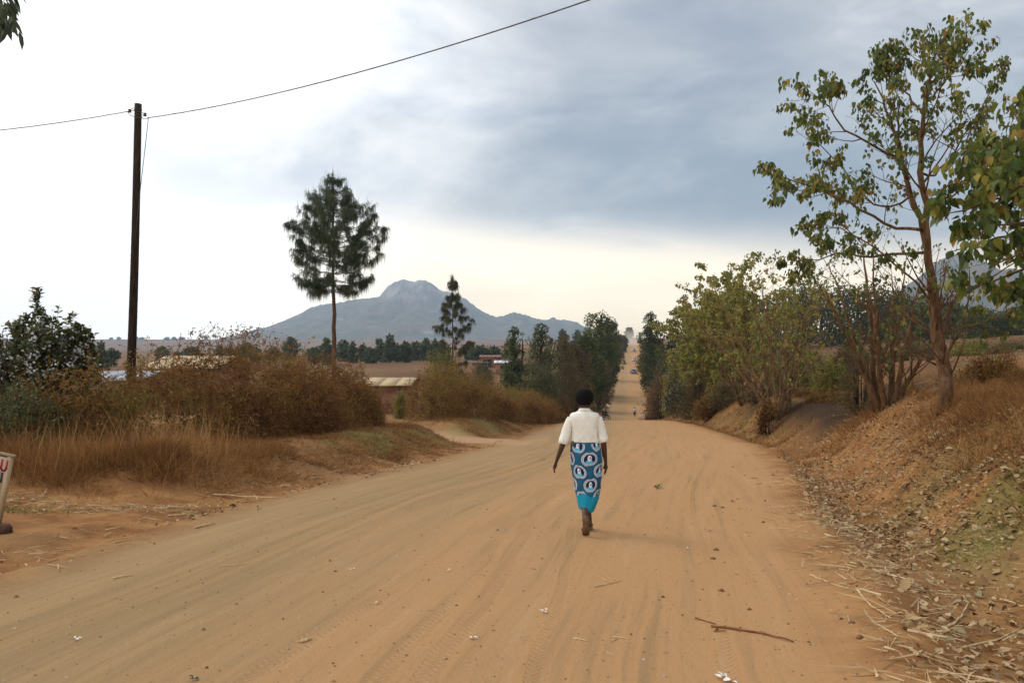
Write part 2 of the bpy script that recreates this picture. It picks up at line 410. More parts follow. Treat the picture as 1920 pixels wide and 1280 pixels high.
def H(X, Y):
    X = np.asarray(X, float); Y = np.asarray(Y, float)
    r = rz(Y); u = X - eR(Y); v = eL(Y) - X
    # right side: ditch, bank, field
    dip = -.22 * sm(u, 0., .9) * (1 - sm(u, 1.3, 2.2)) * (1 - sm(Y, 60, 90))
    fr = np.interp(Y, [0, 5, 8, 11, 15, 20, 24, 28, 32, 38, 46, 60, 90], [.30, .38, .66, .95, 1.08, 1.08, .70, .62, .92, 1.12, 1.15, 1.0, .8])
    us = np.interp(Y, [18, 30], [.9, .6]); ue = np.interp(Y, [8, 18, 30, 50], [4.2, 3.7, 3.3, 3.6])
    rise = 1.5 * sm((u - us) / (ue - us), 0, 1) * fr
    right = r + dip + rise
    field = -1.1 - .022 * np.minimum(Y, 120) + .10 * np.clip(X - .32 * Y, 0, 220) + .02 * np.clip(Y - 120, 0, 700) + 1.2 * fbm(X / 30, Y / 30, 3)
    wr = sm(u, 5, 15 + np.clip(Y - 60, 0, 120) * .25)
    right = right * (1 - wr) + field * wr
    # left side: apron, bank, plain
    bk = sm(v, .9, 3.0) * np.interp(Y, [10.5, 13.5, 22, 33, 60, 80], [0, .42, .62, .70, .40, .8])
    bk = bk * (1 - .8 * sm(v, 4, 9))
    left = r + bk - .07 * sm(v, 0, .4) * (1 - sm(v, .5, 1.1))
    pl = plain(Y) + .35 * fbm(X / 14, Y / 14, 3) * sm(v, 4, 12) + 3.0 * fbm(X / 300 + 5, Y / 300, 3) * sm(Y, 500, 1200)
    wl = sm(v, 3.5, 13 + np.clip(Y - 170, 0, 600) * .45)
    left = left * (1 - wl) + pl * wl
    z = np.where(u > 0, right, np.where(v > 0, left, r))
    # crown and ruts
    hw = (eR(Y) - eL(Y)) / 2; c = (X - (eR(Y) + eL(Y)) / 2) / hw
    on = (1 - sm(abs(c), .85, 1.05))
    z = z + on * (.05 * (1 - c * c) - .05 + .018 * fbm(X * 2.2, Y * .25, 3) + .014 * fbm(X * 1.1 + 30, Y * .9, 3))
    off = 1 - on
    near = 1 - sm(Y, 60, 160)
    z = z + off * near * (.16 * fbm(X * .55, Y * .55, 4) + .07 * fbm(X * 2.5 + 9, Y * 2.5, 4))
    z = z + off * near * sm(u, .6, 2.2) * (.40 * fbm(X * .8 + 3, Y * .8, 4) + .10 * fbm(X * 4, Y * 4, 3))
    for bx, by, br, bh in BUMPS:
        g = np.exp(-(((X - bx) ** 2 + (Y - by) ** 2) / br ** 2)); z = z + bh * g * (1 + .9 * fbm(X * 3 + bx, Y * 3, 3))
    td = trk_d(X, Y)
    tz = np.interp(Y, [25, 30, 34, 40, 60], [-3.25, -3.48, -3.38, -3.72, -4.6])
    wt = (1 - sm(td, 1.0, 2.2)) * (1 - sm(X, eL(Y) - .5, eL(Y) + .8))
    z = z * (1 - wt) + tz * wt
    return z
def H1(x, y): return float(H(A([x]), A([y]))[0])
def on_ground(x, y, dz=0.): return (x, y, H1(x, y) + dz)

ys = [-6.0]
while ys[-1] < 3.6: ys.append(ys[-1] + .3)
while ys[-1] < 5800: ys.append(ys[-1] + max(.055, ys[-1] * .0115))
ys = A(ys); nc = 330
tau = np.linspace(-1, 1, nc)
tw = np.sign(tau) * (.25 * abs(tau) + .75 * abs(tau) ** 2.2)
mid = (eR(ys) + eL(ys)) / 2
GX = mid[:, None] + tw[None, :] * np.minimum(1.25 * np.abs(ys)[:, None] + 14, 4600 - 0 * mid[:, None])
GY = np.repeat(ys[:, None], nc, 1)
GZ = H(GX, GY)
U_, V_ = GX - eR(GY), eL(GY) - GX
roadm = (1 - sm(U_ + .5 * fbm(GX, GY * .6, 3), -.7, .35)) * (1 - sm(V_ + .5 * fbm(GX * .8, GY * .5, 3), -.5, .4))
td = trk_d(GX, GY); trackm = (1 - sm(td + .6 * fbm(GX * 1.2, GY * 1.2, 3), .7, 1.7)) * (V_ > -1)
def burnt_at(X, Y):
    U = X - eR(Y); return sm(U, 1.2, 2.6) * (1 - sm(U, 9, 13)) * sm(Y + .8 * fbm(X, Y), 22.5, 24.5) * (1 - sm(Y, 42, 48)) * sm(fbm(X * .5, Y * .5, 3), -.22, -.05)
burnt = burnt_at(GX, GY)
greenm = np.clip(np.maximum.reduce([
    sm(V_, 1.0, 1.8) * (1 - sm(V_, 2.4, 3.6)) * sm(GY, 15, 18) * (1 - sm(GY, 60, 75)),
    sm(U_, .8, 1.6) * (1 - sm(U_, 3.0, 4.0)) * sm(GY, 4, 5.5) * (1 - sm(GY, 10, 13)),
    .45 * sm(U_, .0, .8) * (1 - sm(U_, 1.8, 3.0)) * sm(GY, 24, 30) * (1 - sm(GY, 60, 90))]) * sm(fbm(GX * .9, GY * .9, 3), -.14, .16), 0, 1)
cfar = np.maximum(sm(GY, 60, 120), sm(U_, 9, 14) * sm(GY, 30, 45))
matm = np.maximum(sm(V_, .5, 1.1) * sm(GY, 11.8, 13.5), sm(U_, 1.6, 3.2) * (1 - .0 * U_)) * (1 - trackm) * (1 - burnt) * (1 - sm(GY, 90, 160)) * sm(fbm(GX * .8, GY * .8, 3) + .25, .0, .3)
matm = np.maximum(matm, sm(U_, .3, 1.0) * sm(GY, 20, 26) * (1 - sm(GY, 90, 130)) * .8)
lat = (GX - mid[:, None])
def ground_fn(t, out):
    geo = t.node('ShaderNodeNewGeometry').outputs['Position']
    px, py, pz = t.sep(geo)
    road, trk, bur, grn, far, lt = [t.attr(k) for k in ('roadm', 'trackm', 'burnt', 'greenm', 'far', 'lat')]
    sv = t.comb(t.m('MULTIPLY', lt, 1.0), t.m('MULTIPLY', py, .045), 0.)
    st1 = t.noise(sv, 1.5, 5, .6, .2); st2 = t.noise(sv, 6.5, 4, .6, .3)
    big = t.noise(geo, .35, 4, .55); mid_ = t.noise(geo, 1.6, 5, .6); fine = t.noise(geo, 14, 5, .65); grit = t.noise(geo, 70, 4, .7)
    # dusty roadway: greyer packed dust on the left wheel lines, orange dust on the right
    g = t.m('ADD', t.m('MULTIPLY', t.m('SUBTRACT', st1, .5), 1.6), t.m('MULTIPLY', lt, -.13))
    g = t.m('ADD', g, t.m('MULTIPLY', t.m('SUBTRACT', mid_, .5), .35))
    rc = t.mix(t.ss(g, -.35, .55), (.410, .230, .105), (.330, .214, .106))
    rc = t.mix(t.m('MULTIPLY', t.ss(st2, .50, .74), .55), rc, (.235, .160, .080))
    rc = t.mix(t.m('MULTIPLY', t.ss(st2, .46, .26), .40), rc, (.44, .290, .155))
    rc = t.mix(t.m('MULTIPLY', t.ss(fine, .55, .75), .25), rc, (.30, .17, .080))
    band = t.m('MULTIPLY', t.ss(t.m('ABSOLUTE', t.m('ADD', lt, 2.0)), 1.7, .3), t.ss(t.noise(sv, 2.4, 5, .7, .6), .38, .62))
    rc = t.mix(t.m('MULTIPLY', band, .60), rc, (.225, .155, .078))
    # tyre tracks
    tm = None; tread = None
    for (a, b, c_, w_, wd) in ((-.62, .052, .10, .21, .09), (.50, -.045, .16, .25, .085), (.80, -.052, .16, .25, .085), (2.2, .02, .14, .3, .04), (1.55, -.075, .12, .2, .05)):
        uc = t.m('ADD', t.m('MULTIPLY', py, b), t.m('ADD', a, t.m('MULTIPLY', t.m('SINE', t.m('MULTIPLY', py, w_)), c_)))
        dd = t.m('ABSOLUTE', t.m('SUBTRACT', lt, uc))
        k = t.ss(dd, wd * 1.15, wd * .75)
        tm = k if tm is None else t.m('MAXIMUM', tm, k)
    tread = t.m('MULTIPLY', t.m('SINE', t.m('ADD', t.m('MULTIPLY', py, 95.), t.m('MULTIPLY', t.m('SINE', t.m('MULTIPLY', lt, 60.)), 2.))), tm)
    brk = t.ss(t.noise(geo, .9, 2), .38, .56)
    tm = t.m('MULTIPLY', tm, brk)
    rc = t.mix(t.m('MULTIPLY', tm, .20), rc, (.27, .165, .085))
    # red earth of the verges
    vc = t.mix(t.ss(mid_, .35, .65), (.195, .085, .030), (.330, .168, .062))
    vc = t.mix(t.m('MULTIPLY', t.ss(fine, .5, .68), .55), vc, (.165, .070, .032))
    vc = t.mix(t.m('MULTIPLY', t.ss(big, .5, .64), .5), vc, (.26, .150, .070))
    gc = t.mix(t.ss(fine, .35, .6), (.085, .105, .030), (.20, .175, .060))
    w1 = t.noise(t.vm('MULTIPLY', geo, (1, 1, 1.)), 9, 6, .8, 2.5); w2 = t.noise(geo, 32, 4, .75, 1.5)
    mc = t.mix(t.ss(w1, .40, .60), (.085, .038, .015), (.250, .125, .046)); mc = t.mix(t.ss(w2, .52, .66), mc, (.40, .24, .10))
    vc = t.mix(t.m('MULTIPLY', t.attr('matm'), .9), vc, mc)
    vc = t.mix(t.m('MULTIPLY', grn, .75), vc, gc)
    # far fields: patches of bare earth, stubble and dry bush
    fv = t.vm('MULTIPLY', geo, (1, .45, 0))
    f1 = t.noise(fv, .016, 4, .6); f2 = t.noise(fv, .09, 5, .65)
    fc = t.mix(t.ss(f1, .40, .60), (.130, .058, .026), (.205, .108, .050))
    fc = t.mix(t.ss(f2, .50, .66), fc, (.135, .115, .050))
    f3 = t.noise(fv, .35, 4, .7)
    fc = t.mix(t.m('MULTIPLY', t.ss(f3, .52, .68), .6), fc, (.085, .080, .032))
    c = t.mix(far, vc, fc)
    c = t.mix(t.m('MULTIPLY', t.m('MAXIMUM', bur, 0.), .92), c, t.mix(t.ss(fine, .45, .7), (.020, .014, .010), (.10, .052, .026)))
    c = t.mix(road, c, rc)
    c = t.mix(trk, c, t.mix(t.ss(fine, .3, .7), (.34, .20, .105), (.43, .275, .155)))
    gr = t.m('MULTIPLY', t.m('SUBTRACT', grit, .5), .35)
    c = t.mix(t.ss(grit, .60, .80), c, t.mix(.5, c, (.12, .07, .04)))
    h = t.m('ADD', t.m('MULTIPLY', fine, .7), t.m('MULTIPLY', grit, .35))
    h = t.m('ADD', h, t.m('MULTIPLY', tread, .16)); h = t.m('SUBTRACT', h, t.m('MULTIPLY', tm, .22))
    h = t.m('ADD', h, t.m('MULTIPLY', st2, .6))
    h = t.m('ADD', h, t.m('MULTIPLY', t.m('MULTIPLY', mid_, t.m('SUBTRACT', 1., road)), 2.2))
    pbsdf(t, out, c, .95, t.bump(h, .75, .022), .08)
M['ground'] = mat('earth', ground_fn)
idx = np.arange(len(ys) * nc).reshape(len(ys), nc)
quads = np.stack([idx[:-1, :-1], idx[:-1, 1:], idx[1:, 1:], idx[1:, :-1]], -1).reshape(-1, 4)
allv = np.stack([GX, GY, GZ], -1).reshape(-1, 3)
at = {k: a.ravel() for k, a in dict(roadm=roadm, trackm=trackm, burnt=burnt, greenm=greenm, far=cfar, matm=matm, lat=lat).items()}
qc = allv[quads].mean(1)
isroad = (qc[:, 0] > eL(qc[:, 1]) - .1) & (qc[:, 0] < eR(qc[:, 1]) + .1) & (qc[:, 1] < 800)
istrk = (~isroad) & (trk_d(qc[:, 0], qc[:, 1]) < 1.7) & (qc[:, 1] > 20)
def sub_mesh(name, mask):
    q = quads[mask]; used, inv = np.unique(q, return_inverse=True)
    o = part(name, allv[used], inv.reshape(-1, 4), M['ground'], None, {k: a[used] for k, a in at.items()}, True)
    o['kind'] = 'structure'; return o
o = sub_mesh('dirt_road', isroad); o['label'] = 'wide dusty unpaved road dropping into a dip and climbing the far hill'
o = sub_mesh('side_track', istrk); o['label'] = 'pale sandy side track turning off left between the two brown hedges'
o = sub_mesh('ground', ~(isroad | istrk)); o['label'] = 'reddish earth verges, banks and dry fields around the road'

# ------------------------------------------------------------------ mountains
def mountain(name, label, prof, Yr, Wf, Wb, rock, seed, xpad=0):
    px = A([p[0] for p in prof], float); py_ = A([p[1] for p in prof], float)
    nx = 260; ny = 80
    xs = np.linspace(px[0], px[-1], nx); hx = (HZ - np.interp(xs, px, py_)) / F * Yr
    hx = hx + (2.2 * (vn2(xs * .35 + seed, xs * 0) - .5) + 1.2 * (vn2(xs * 1.1 + seed, xs * 0 + 3) - .5)) * Yr / 4200 * 3.0
    s = np.concatenate([-np.linspace(1, 0, 60) ** 1.25, np.linspace(0, 1, ny - 60 + 1)[1:]])
    yy = np.where(s < 0, s * Wf, s * Wb)
    XX = np.repeat(((xs - 960) / F)[None, :], ny, 0); YY = Yr + yy[:, None] + 0 * XX
    XX = XX * (Yr + 0 * YY)                         # parallel walls: real ground positions
    a = abs(s)[:, None]
    fall = (1 - a) ** 1.12
    ZZ = hx[None, :] * fall
    rid = abs(fbm(XX / 240 + seed, YY / 800 + seed, 5)) * 2.6
    ZZ = ZZ * (1 - .42 * rid * sm(a, .02, .25)) + 14 * fbm(XX / 60, YY / 60, 4) * sm(a, 0, .1) * (Yr / 4200)
    base = np.maximum(H(XX, YY) - 12, -20)
    ZZ = np.where(a < .985, np.maximum(ZZ, base), base)
    v = np.stack([XX, YY, ZZ], -1).reshape(-1, 3)
    I = np.arange(nx * ny).reshape(ny, nx)
    q = np.stack([I[:-1, :-1], I[:-1, 1:], I[1:, 1:], I[1:, :-1]], -1).reshape(-1, 4)
    o = part(name, v, q, rock, None, None, True); tag(o, label, None, kind='structure'); return o
def rock_fn(t, out):
    geo = t.node('ShaderNodeNewGeometry'); p = geo.outputs['Position']; nz = t.sep(geo.outputs['Normal'])[2]
    z = t.sep(p)[2]
    n = t.noise(p, .006, 6, .62); n2_ = t.noise(t.vm('MULTIPLY', p, (1, .5, .35)), .02, 5, .65); n4 = t.noise(p, .06, 4, .7)
    c = t.mix(t.ss(n2_, .42, .6), (.055, .065, .045), (.125, .095, .065))
    rockm = t.m('MAXIMUM', t.ss(t.m('ADD', z, t.m('MULTIPLY', t.m('SUBTRACT', n, .5), 260.)), 205., 285.), t.ss(n, .60, .68))
    streak = t.noise(t.vm('MULTIPLY', p, (1, .3, .10)), .022, 5, .65)
    c = t.mix(rockm, c, t.mix(t.ss(streak, .35, .62), (.07, .068, .068), (.25, .225, .21)))
    c = t.mix(t.m('MULTIPLY', t.ss(n4, .55, .7), .5), c, (.045, .055, .035))
    pbsdf(t, out, c, .9, t.bump(n2_, .9, 14.), .1)
M['rock'] = mat('mountain_rock', rock_fn)
mountain('mountain', 'tall blue grey granite mountain with a rounded double dome on the horizon',
    [(380, 662), (430, 650), (480, 637), (505, 622), (520, 612), (548, 596), (560, 590), (585, 575), (610, 570), (640, 567), (665, 561), (690, 560), (708, 557), (718, 552), (722, 542), (730, 534), (742, 527), (757, 524), (768, 526), (776, 528), (786, 525), (800, 526), (812, 534), (826, 544), (840, 547), (852, 550), (870, 558), (882, 567), (895, 577), (915, 589), (930, 594), (942, 593), (950, 590), (965, 585), (985, 590), (1010, 598), (1025, 600), (1032, 596), (1038, 594), (1044, 600), (1060, 599), (1080, 603), (1088, 609), (1105, 614), (1120, 618), (1150, 625), (1180, 630), (1215, 640), (1270, 652), (1330, 662)],
    4200, 1350, 1500, M['rock'], 3.1)
mountain('hill', 'dark blue mountain shoulder rising behind the trees at the right edge',
    [(1560, 640), (1640, 590), (1690, 552), (1730, 520), (1748, 500), (1762, 488), (1780, 480), (1798, 475), (1815, 484), (1835, 498), (1860, 510), (1880, 506), (1900, 503), (1930, 512), (2000, 500), (2100, 520), (2300, 580), (2500, 650)],
    2300, 1100, 900, M['rock'], 8.7)

# ------------------------------------------------------------------ trees
def crown_tree(name, label, cat, x, top, base_y, w, Y, shape, fol, n, leaf, group=None, trunk=.3, lobes=14, tr_mat='barkdark', loc=None, trunks=1, lump=.55):
    """a tree seen at some distance: tapered trunk and limbs, crown of many leaf clumps"""
    X = (x - 960) / F * Y if loc is None else loc[0]
    zb = H1(X, Y) - .05; zt = (HZ - top) / F * Y; h = zt - zb; rad = w / 2 / F * Y
    root = thing(name, label, cat, (X, Y, zb), group)
    zc0 = zb + h * trunk
    br = []
    for i in range(trunks):
        a = rg.uniform(0, 6.28); off = A([math.cos(a), math.sin(a), 0]) * rad * .25 * (trunks > 1)
        k = np.linspace(0, 1, 6)[:, None]
        pts = A([X, Y, zb]) + off * k * 2 + A([0, 0, h * .86]) * k + rg.normal(size=(6, 3)) * A([.02, .02, 0]) * h * k * .6
        br.append((pts, np.linspace(h * .022 + .03, h * .004, 6)))
    ns = 26
    # lobes
    L = []
    for i in range(lobes):
        f = (i + .5) / lobes
        zz = zc0 + (zt - zc0) * (f if shape != 'umbrella' else .4 + .6 * f)
        if shape == 'cone': pr = (1 - f) ** .62 * .98 + .05
        elif shape == 'column': pr = (math.sin(math.pi * min(1, .18 + f * .86)) ** .55) if f < .98 else .2
        elif shape == 'umbrella': pr = .95 * math.sqrt(max(0, 1 - (2 * f - .8) ** 2 * .6))
        else: pr = math.sqrt(max(.05, 1 - (2 * f - .95) ** 2))
        a = i * 2.4 + rg.uniform(0, .6)
        m_ = 1 if lobes < 8 else 2
        for j in range(m_):
            aa = a + j * 3.14 + rg.uniform(-.5, .5)
            rr = pr * rad * (rg.uniform(.05, .80) if shape != 'column' else rg.uniform(.30, .55))
            c = A([X + math.cos(aa) * rr, Y + math.sin(aa) * rr, zz + rg.normal() * h * .015])
            L.append((c, max(rad * lump * rg.uniform(.55, 1.0) * (.30 + .70 * pr) * (1.25 if shape == 'column' else 1), rad * .14)))
            br.append((A([[X, Y, zz - h * .10], (A([X, Y, zz]) + c) / 2, c]), A([.010, .007, .003]) * h))
    C = A([l[0] for l in L]); RR = A([l[1] for l in L])
    k = rg.choice(len(L), n, p=RR ** 2 / (RR ** 2).sum())
    u = rdir(n) * (rg.uniform(0.25, 1, n) ** .45)[:, None]
    c = C[k] + u * RR[k][:, None] * A([1, 1, .8])
    # uneven outline: gaps by noise
    keep = (vn3(c / (rad * .22) + 50) > .34) & (vn3(c / (rad * .5) + 20) > .22)
    c = c[keep]; u = u[keep]; n = len(c)
    dr = nrm(u + rdir(n) * .9 + A([0, 0, -.25]))
    v, f = leaves(c, dr, rdir(n), leaf * rg.uniform(.6, 1.35, n), leaf * .55 * rg.uniform(.7, 1.3, n))
    tint = np.repeat(np.clip(.42 + .18 * rg.normal(size=n) + .9 * (vn3(c / (rad * .3) + 9) - .5), 0, 1), 4)
    tv, tq, tt = tubes(br, 5)
    part('trunk', tv, [tq, tt], M[tr_mat], root, smooth=True)
    part('crown', v, f, M[fol] if isinstance(fol, str) else fol, root, {'tint': tint})
    return root

class Tree:
    """branching skeleton that grows from explicit main stems"""
    def __init__(s, seed): s.rg = np.random.default_rng(seed); s.br = []; s.tips = []
    def limb(s, pts, r0, r1, n=14, wob=.03):
        pts = A(pts, float); k = np.linspace(0, 1, len(pts)); kk = np.linspace(0, 1, n)
        # smooth interpolation of the control points
        out = np.stack([np.interp(kk, k, pts[:, i]) for i in range(3)], 1)
        for _ in range(2): out[1:-1] = (out[:-2] + 2 * out[1:-1] + out[2:]) / 4
        out[1:-1] += s.rg.normal(size=(n - 2, 3)) * wob
        r = np.linspace(r0, r1, n); s.br.append((out, r)); return out, r
    def shoot(s, p, d, length, r, n=6, up=.35, wob=.12):
        pts = [A(p)]; d = nrm(d)
        for i in range(n - 1):
            d = nrm(d + A([0, 0, up / n]) + s.rg.normal(size=3) * wob)
            pts.append(pts[-1] + d * length / (n - 1))
        pts = A(pts); rr = np.linspace(r, max(r * .25, .0025), n)
        s.br.append((pts, rr)); return pts, rr, d
    def grow(s, pts, r, n, length, f0=.2, f1=1., levels=2, ang=.85, up=.35, keep_tips=True, ratio=.5, sub=4, bias=None, rmin=.0025):
        for i in range(n):
            f = s.rg.uniform(f0, f1); q = f * (len(pts) - 1); a = int(min(q, len(pts) - 2)); w = q - a
            p = pts[a] * (1 - w) + pts[a + 1] * w; tg = nrm(pts[a + 1] - pts[a]); rr = r[a]
            side = nrm(np.cross(tg, s.rg.normal(size=3)))
            if bias is not None: side = nrm(side + bias)
            d = nrm(tg * math.cos(ang) + side * math.sin(ang))
            L = length * s.rg.uniform(.55, 1.15) * (1 - .45 * f)
            q2, r2, dd = s.shoot(p, d, L, max(min(rr * .6, L * .014 + .002), rmin), up=up)
            if levels > 1: s.grow(q2, r2, sub, L * ratio, .25, 1., levels - 1, ang * .95, up, keep_tips, ratio, max(2, sub - 1), None, rmin)
            else: s.tips.append((q2[-1], dd)); s.tips.append((q2[len(q2) // 2], dd))
            if levels > 1: s.tips.append((q2[-1], dd))
    def wood(s, name, mat_, root, k=5, big=.03):
        B = [b for b in s.br if b[1][0] >= big]; T_ = [b for b in s.br if b[1][0] < big]
        if B:
            v, q, tt = tubes(B, 9); part(name, v, [q, tt], M[mat_], root, smooth=True)
        if T_:
            v, q, tt = tubes(T_, 3); part('twigs', v, [q, tt], M[mat_], root, smooth=True)['kind'] = 'stuff'

def heart_leaf_mesh(mt):
    v = A([[0, -.02, 0], [-.22, -.10, .02], [-.44, .05, .07], [-.43, .30, .09], [-.25, .62, .04], [0, 1, -.10], [.25, .62, .04], [.43, .30, .09], [.44, .05, .07], [.22, -.10, .02], [0, .30, -.02], [0, .62, -.02]], float)
    f = A([[0, 10, 1], [1, 10, 2], [2, 10, 3], [3, 10, 11], [3, 11, 4], [4, 11, 5], [5, 11, 6], [6, 11, 7], [7, 11, 10], [7, 10, 8], [8, 10, 9], [9, 10, 0]])
    out = []
    for i, tn in enumerate((.1, .3, .45, .6, .8)):
        out.append(raw_mesh('leaf', v, f, mt, {'tint': np.full(len(v), tn)}, True))
    return out
def hang_leaves(root, tips, per, size, mt, seed, n_obj=300, spread=.16, prefer=None, keep=1., droop=1.1, wfac=.8):
    r = np.random.default_rng(seed)
    tp = A([a for a, b in tips]); td_ = A([b for a, b in tips])
    k = r.random(len(tp)) < keep; tp = tp[k]; td_ = td_[k]
    if len(tp) == 0: return
    cnt = r.integers(max(1, per - 2), per + 3, len(tp)); i = np.repeat(np.arange(len(tp)), cnt); n = len(i)
    c = tp[i] + nrm(r.normal(size=(n, 3))) * (spread * r.random(n) ** .5)[:, None] * A([1, 1, .8])
    dr = nrm(r.normal(size=(n, 3)) * .55 + A([0, 0, -droop]) + td_[i] * .25)
    nm = nrm(r.normal(size=(n, 3)) + A([0, -.4, .5]))
    L = size * r.uniform(.55, 1.25, n)
    clump = np.clip(.42 + .16 * r.normal(size=len(tp)), 0, 1)[i]
    tint = np.clip(clump + .17 * r.normal(size=n), 0, 1)
    sx = c[:, 0] / c[:, 1] * F + 960; sy = HZ - c[:, 2] / c[:, 1] * F
    vis = (sx > -5) & (sx < 1925) & (sy > -5) & (sy < 1285)
    score = np.where(vis, L / c[:, 1], -1)
    order = np.argsort(-score); ob = order[:n_obj]; rest = order[n_obj:]
    ob = ob[score[ob] > 0]
    meshes = heart_leaf_mesh(mt)
    loc0 = A(root.location)
    for j in ob:
        o = bpy.data.objects.new('leaf', meshes[int(min(4, tint[j] * 5))]); COL.objects.link(o); o.parent = root
        y = dr[j]; x = nrm(np.cross(y, nm[j])); z = np.cross(x, y); s_ = L[j]
        Mx = Matrix(((x[0] * s_ * wfac, y[0] * s_, z[0] * s_, c[j][0] - loc0[0]), (x[1] * s_ * wfac, y[1] * s_, z[1] * s_, c[j][1] - loc0[1]), (x[2] * s_ * wfac, y[2] * s_, z[2] * s_, c[j][2] - loc0[2]), (0, 0, 0, 1)))
        o.matrix_local = Mx
    if len(rest):
        v, f = leaves(c[rest], dr[rest], nm[rest], L[rest], L[rest] * wfac * 1.0, simple=False)
        part('foliage', v, f, mt, root, {'tint': np.repeat(tint[rest], 7)}, True)['kind'] = 'stuff'

# --- the tall broad-leaved tree at the right
def T(x, y, Y): return P(x, y, Y)
tb = A([(1770 - 960) / F * 15, 15, 0]); tb[2] = H1(tb[0], 15) - .1
tr = Tree(21)
root = thing('broadleaf_tree', 'tall twin stemmed tree with large drooping yellow green leaves on the right bank', 'tree', tuple(tb))
tk, tkr = tr.limb([tb, T(1775, 700, 15), T(1758, 640, 15), T(1752, 580, 15), T(1748, 520, 15)], .135, .088, 16, .012)
s1, r1 = tr.limb([T(1748, 520, 15), T(1735, 440, 15), T(1712, 370, 15.1), T(1690, 290, 15.3), T(1668, 210, 15.4), T(1640, 150, 15.5)], .072, .010, 18, .02)
s2, r2 = tr.limb([T(1748, 520, 15), T(1738, 400, 14.9), T(1728, 300, 14.8), T(1735, 200, 14.8), T(1748, 140, 14.7), T(1755, 92, 14.6)], .075, .009, 18, .02)
def at_(pts, f): return pts[int(f * (len(pts) - 1))]
s3, r3 = tr.limb([at_(s1, .25), T(1680, 430, 14.6), T(1600, 380, 14.2), T(1520, 350, 14.0), T(1450, 325, 13.8)], .034, .008, 14, .03)
s4, r4 = tr.limb([at_(s1, .42), T(1665, 400, 15.1), T(1610, 360, 15.4), T(1560, 290, 15.6), T(1510, 230, 15.8)], .026, .007, 12, .03)
s5, r5 = tr.limb([at_(s2, .40), T(1765, 330, 15.1), T(1800, 270, 15.4), T(1850, 200, 15.6), T(1890, 120, 15.8)], .028, .008, 12, .03)
s6, r6 = tr.limb([at_(s2, .25), T(1770, 390, 14.8), T(1820, 340, 14.6), T(1900, 280, 14.4), T(1970, 230, 14.2)], .028, .008, 12, .03)
s7, r7 = tr.limb([tk[-4], T(1690, 500, 14.7), T(1610, 440, 14.3), T(1530, 420, 14.1)], .026, .006, 12, .03)
s8, r8 = tr.limb([tk[-5], T(1830, 540, 15.2), T(1920, 480, 15.3), T(2000, 420, 15.3)], .026, .006, 12, .03)
s9, r9 = tr.limb([tk[-8], T(1860, 600, 14.6), T(1960, 560, 14.4)], .026, .006, 10, .03)
s10, r10 = tr.limb([at_(s1, .6), T(1600, 260, 14.6), T(1550, 200, 14.4), T(1520, 170, 14.3)], .028, .006, 10, .03)
s11, r11 = tr.limb([at_(s2, .62), T(1690, 165, 15.4), T(1662, 105, 15.6)], .028, .006, 10, .03)
s12, r12 = tr.limb([at_(s2, .7), T(1790, 140, 14.2), T(1818, 95, 14.0)], .025, .006, 10, .03)
s13, r13 = tr.limb([at_(s1, .12), T(1640, 480, 15.6), T(1560, 470, 16.0), T(1500, 500, 16.2)], .030, .006, 10, .03)
for pp, rr in ((s10, r10), (s11, r11), (s12, r12), (s13, r13)): tr.grow(pp, rr, 11, .95, .25, 1., 3, .85, .45, True, .55, 4)
for (pp, rr, n_, L_) in ((s1, r1, 16, 1.7), (s2, r2, 18, 1.6), (s3, r3, 12, 1.1), (s4, r4, 10, 1.0), (s5, r5, 11, 1.2), (s6, r6, 10, 1.1), (s7, r7, 9, .9), (s8, r8, 9, 1.0), (s9, r9, 8, .9)):
    tr.grow(pp, rr, n_, L_, .25, 1., 3, .85, .5, True, .55, 4)
tr.wood('trunk', 'bark', root)
hang_leaves(root, [q for q in tr.tips if q[0][2] > -.2], 4, .110, M['gmelina'], 5, 300, .12, keep=.46, droop=1.6, wfac=.62)
# bare low shoots of the same tree
tr2 = Tree(22); tr2.grow(tk, tkr, 26, 2.2, .15, .95, 3, .95, .75, True, .5, 3)
v, q, tt = tubes(tr2.br, 3); part('shoots', v, [q, tt], M['bark'], root, smooth=True)['kind'] = 'stuff'
hang_leaves(root, tr2.tips, 2, .10, M['gmelina'], 6, 0, .12, keep=.20, droop=1.6, wfac=.62)

# --- close tree beyond the right edge whose branches hang in
nb = A([7.3, 9.2, 0]); nb[2] = H1(nb[0], nb[1]) - .1
root = thing('overhanging_tree', 'close tree at the right edge with big dark green heart shaped leaves hanging in', 'tree', tuple(nb))
tr = Tree(31)
k1, kr1 = tr.limb([nb, nb + A([.1, 0, 1.4]), nb + A([-.1, -.1, 3.0]), nb + A([-.3, -.3, 4.6]), nb + A([-.4, -.4, 5.8])], .14, .03, 14, .02)
hs = []
for (x1, y1, Y1, z0) in ((1890, 200, 8.3, 3.6), (1880, 235, 8.6, 3.3), (1800, 330, 8.8, 3.0), (1775, 400, 9.0, 2.6), (1830, 440, 8.4, 2.4), (1860, 500, 8.3, 2.1), (1905, 350, 7.9, 2.8), (1840, 330, 8.6, 3.1), (1935, 480, 7.8, 2.1), (1900, 560, 9.4, 1.7), (1850, 290, 9.3, 3.2), (1820, 380, 9.5, 2.8), (1945, 240, 8.0, 3.5), (1885, 420, 9.6, 2.4), (1790, 470, 9.2, 2.2), (1815, 540, 9.6, 1.9), (1770, 350, 9.4, 2.9), (1860, 360, 8.0, 2.7), (1910, 300, 8.8, 3.0), (1800, 290, 9.6, 3.2)):
    a = nb + A([0, 0, z0]); b = T(x1, y1, Y1); m_ = (a + b) / 2 + A([0, 0, .25])
    pp, rr = tr.limb([a, m_, b], .035, .006, 10, .02)
    tr.grow(pp, rr, 6, .55, .35, 1., 2, .8, .1, True, .5, 3)
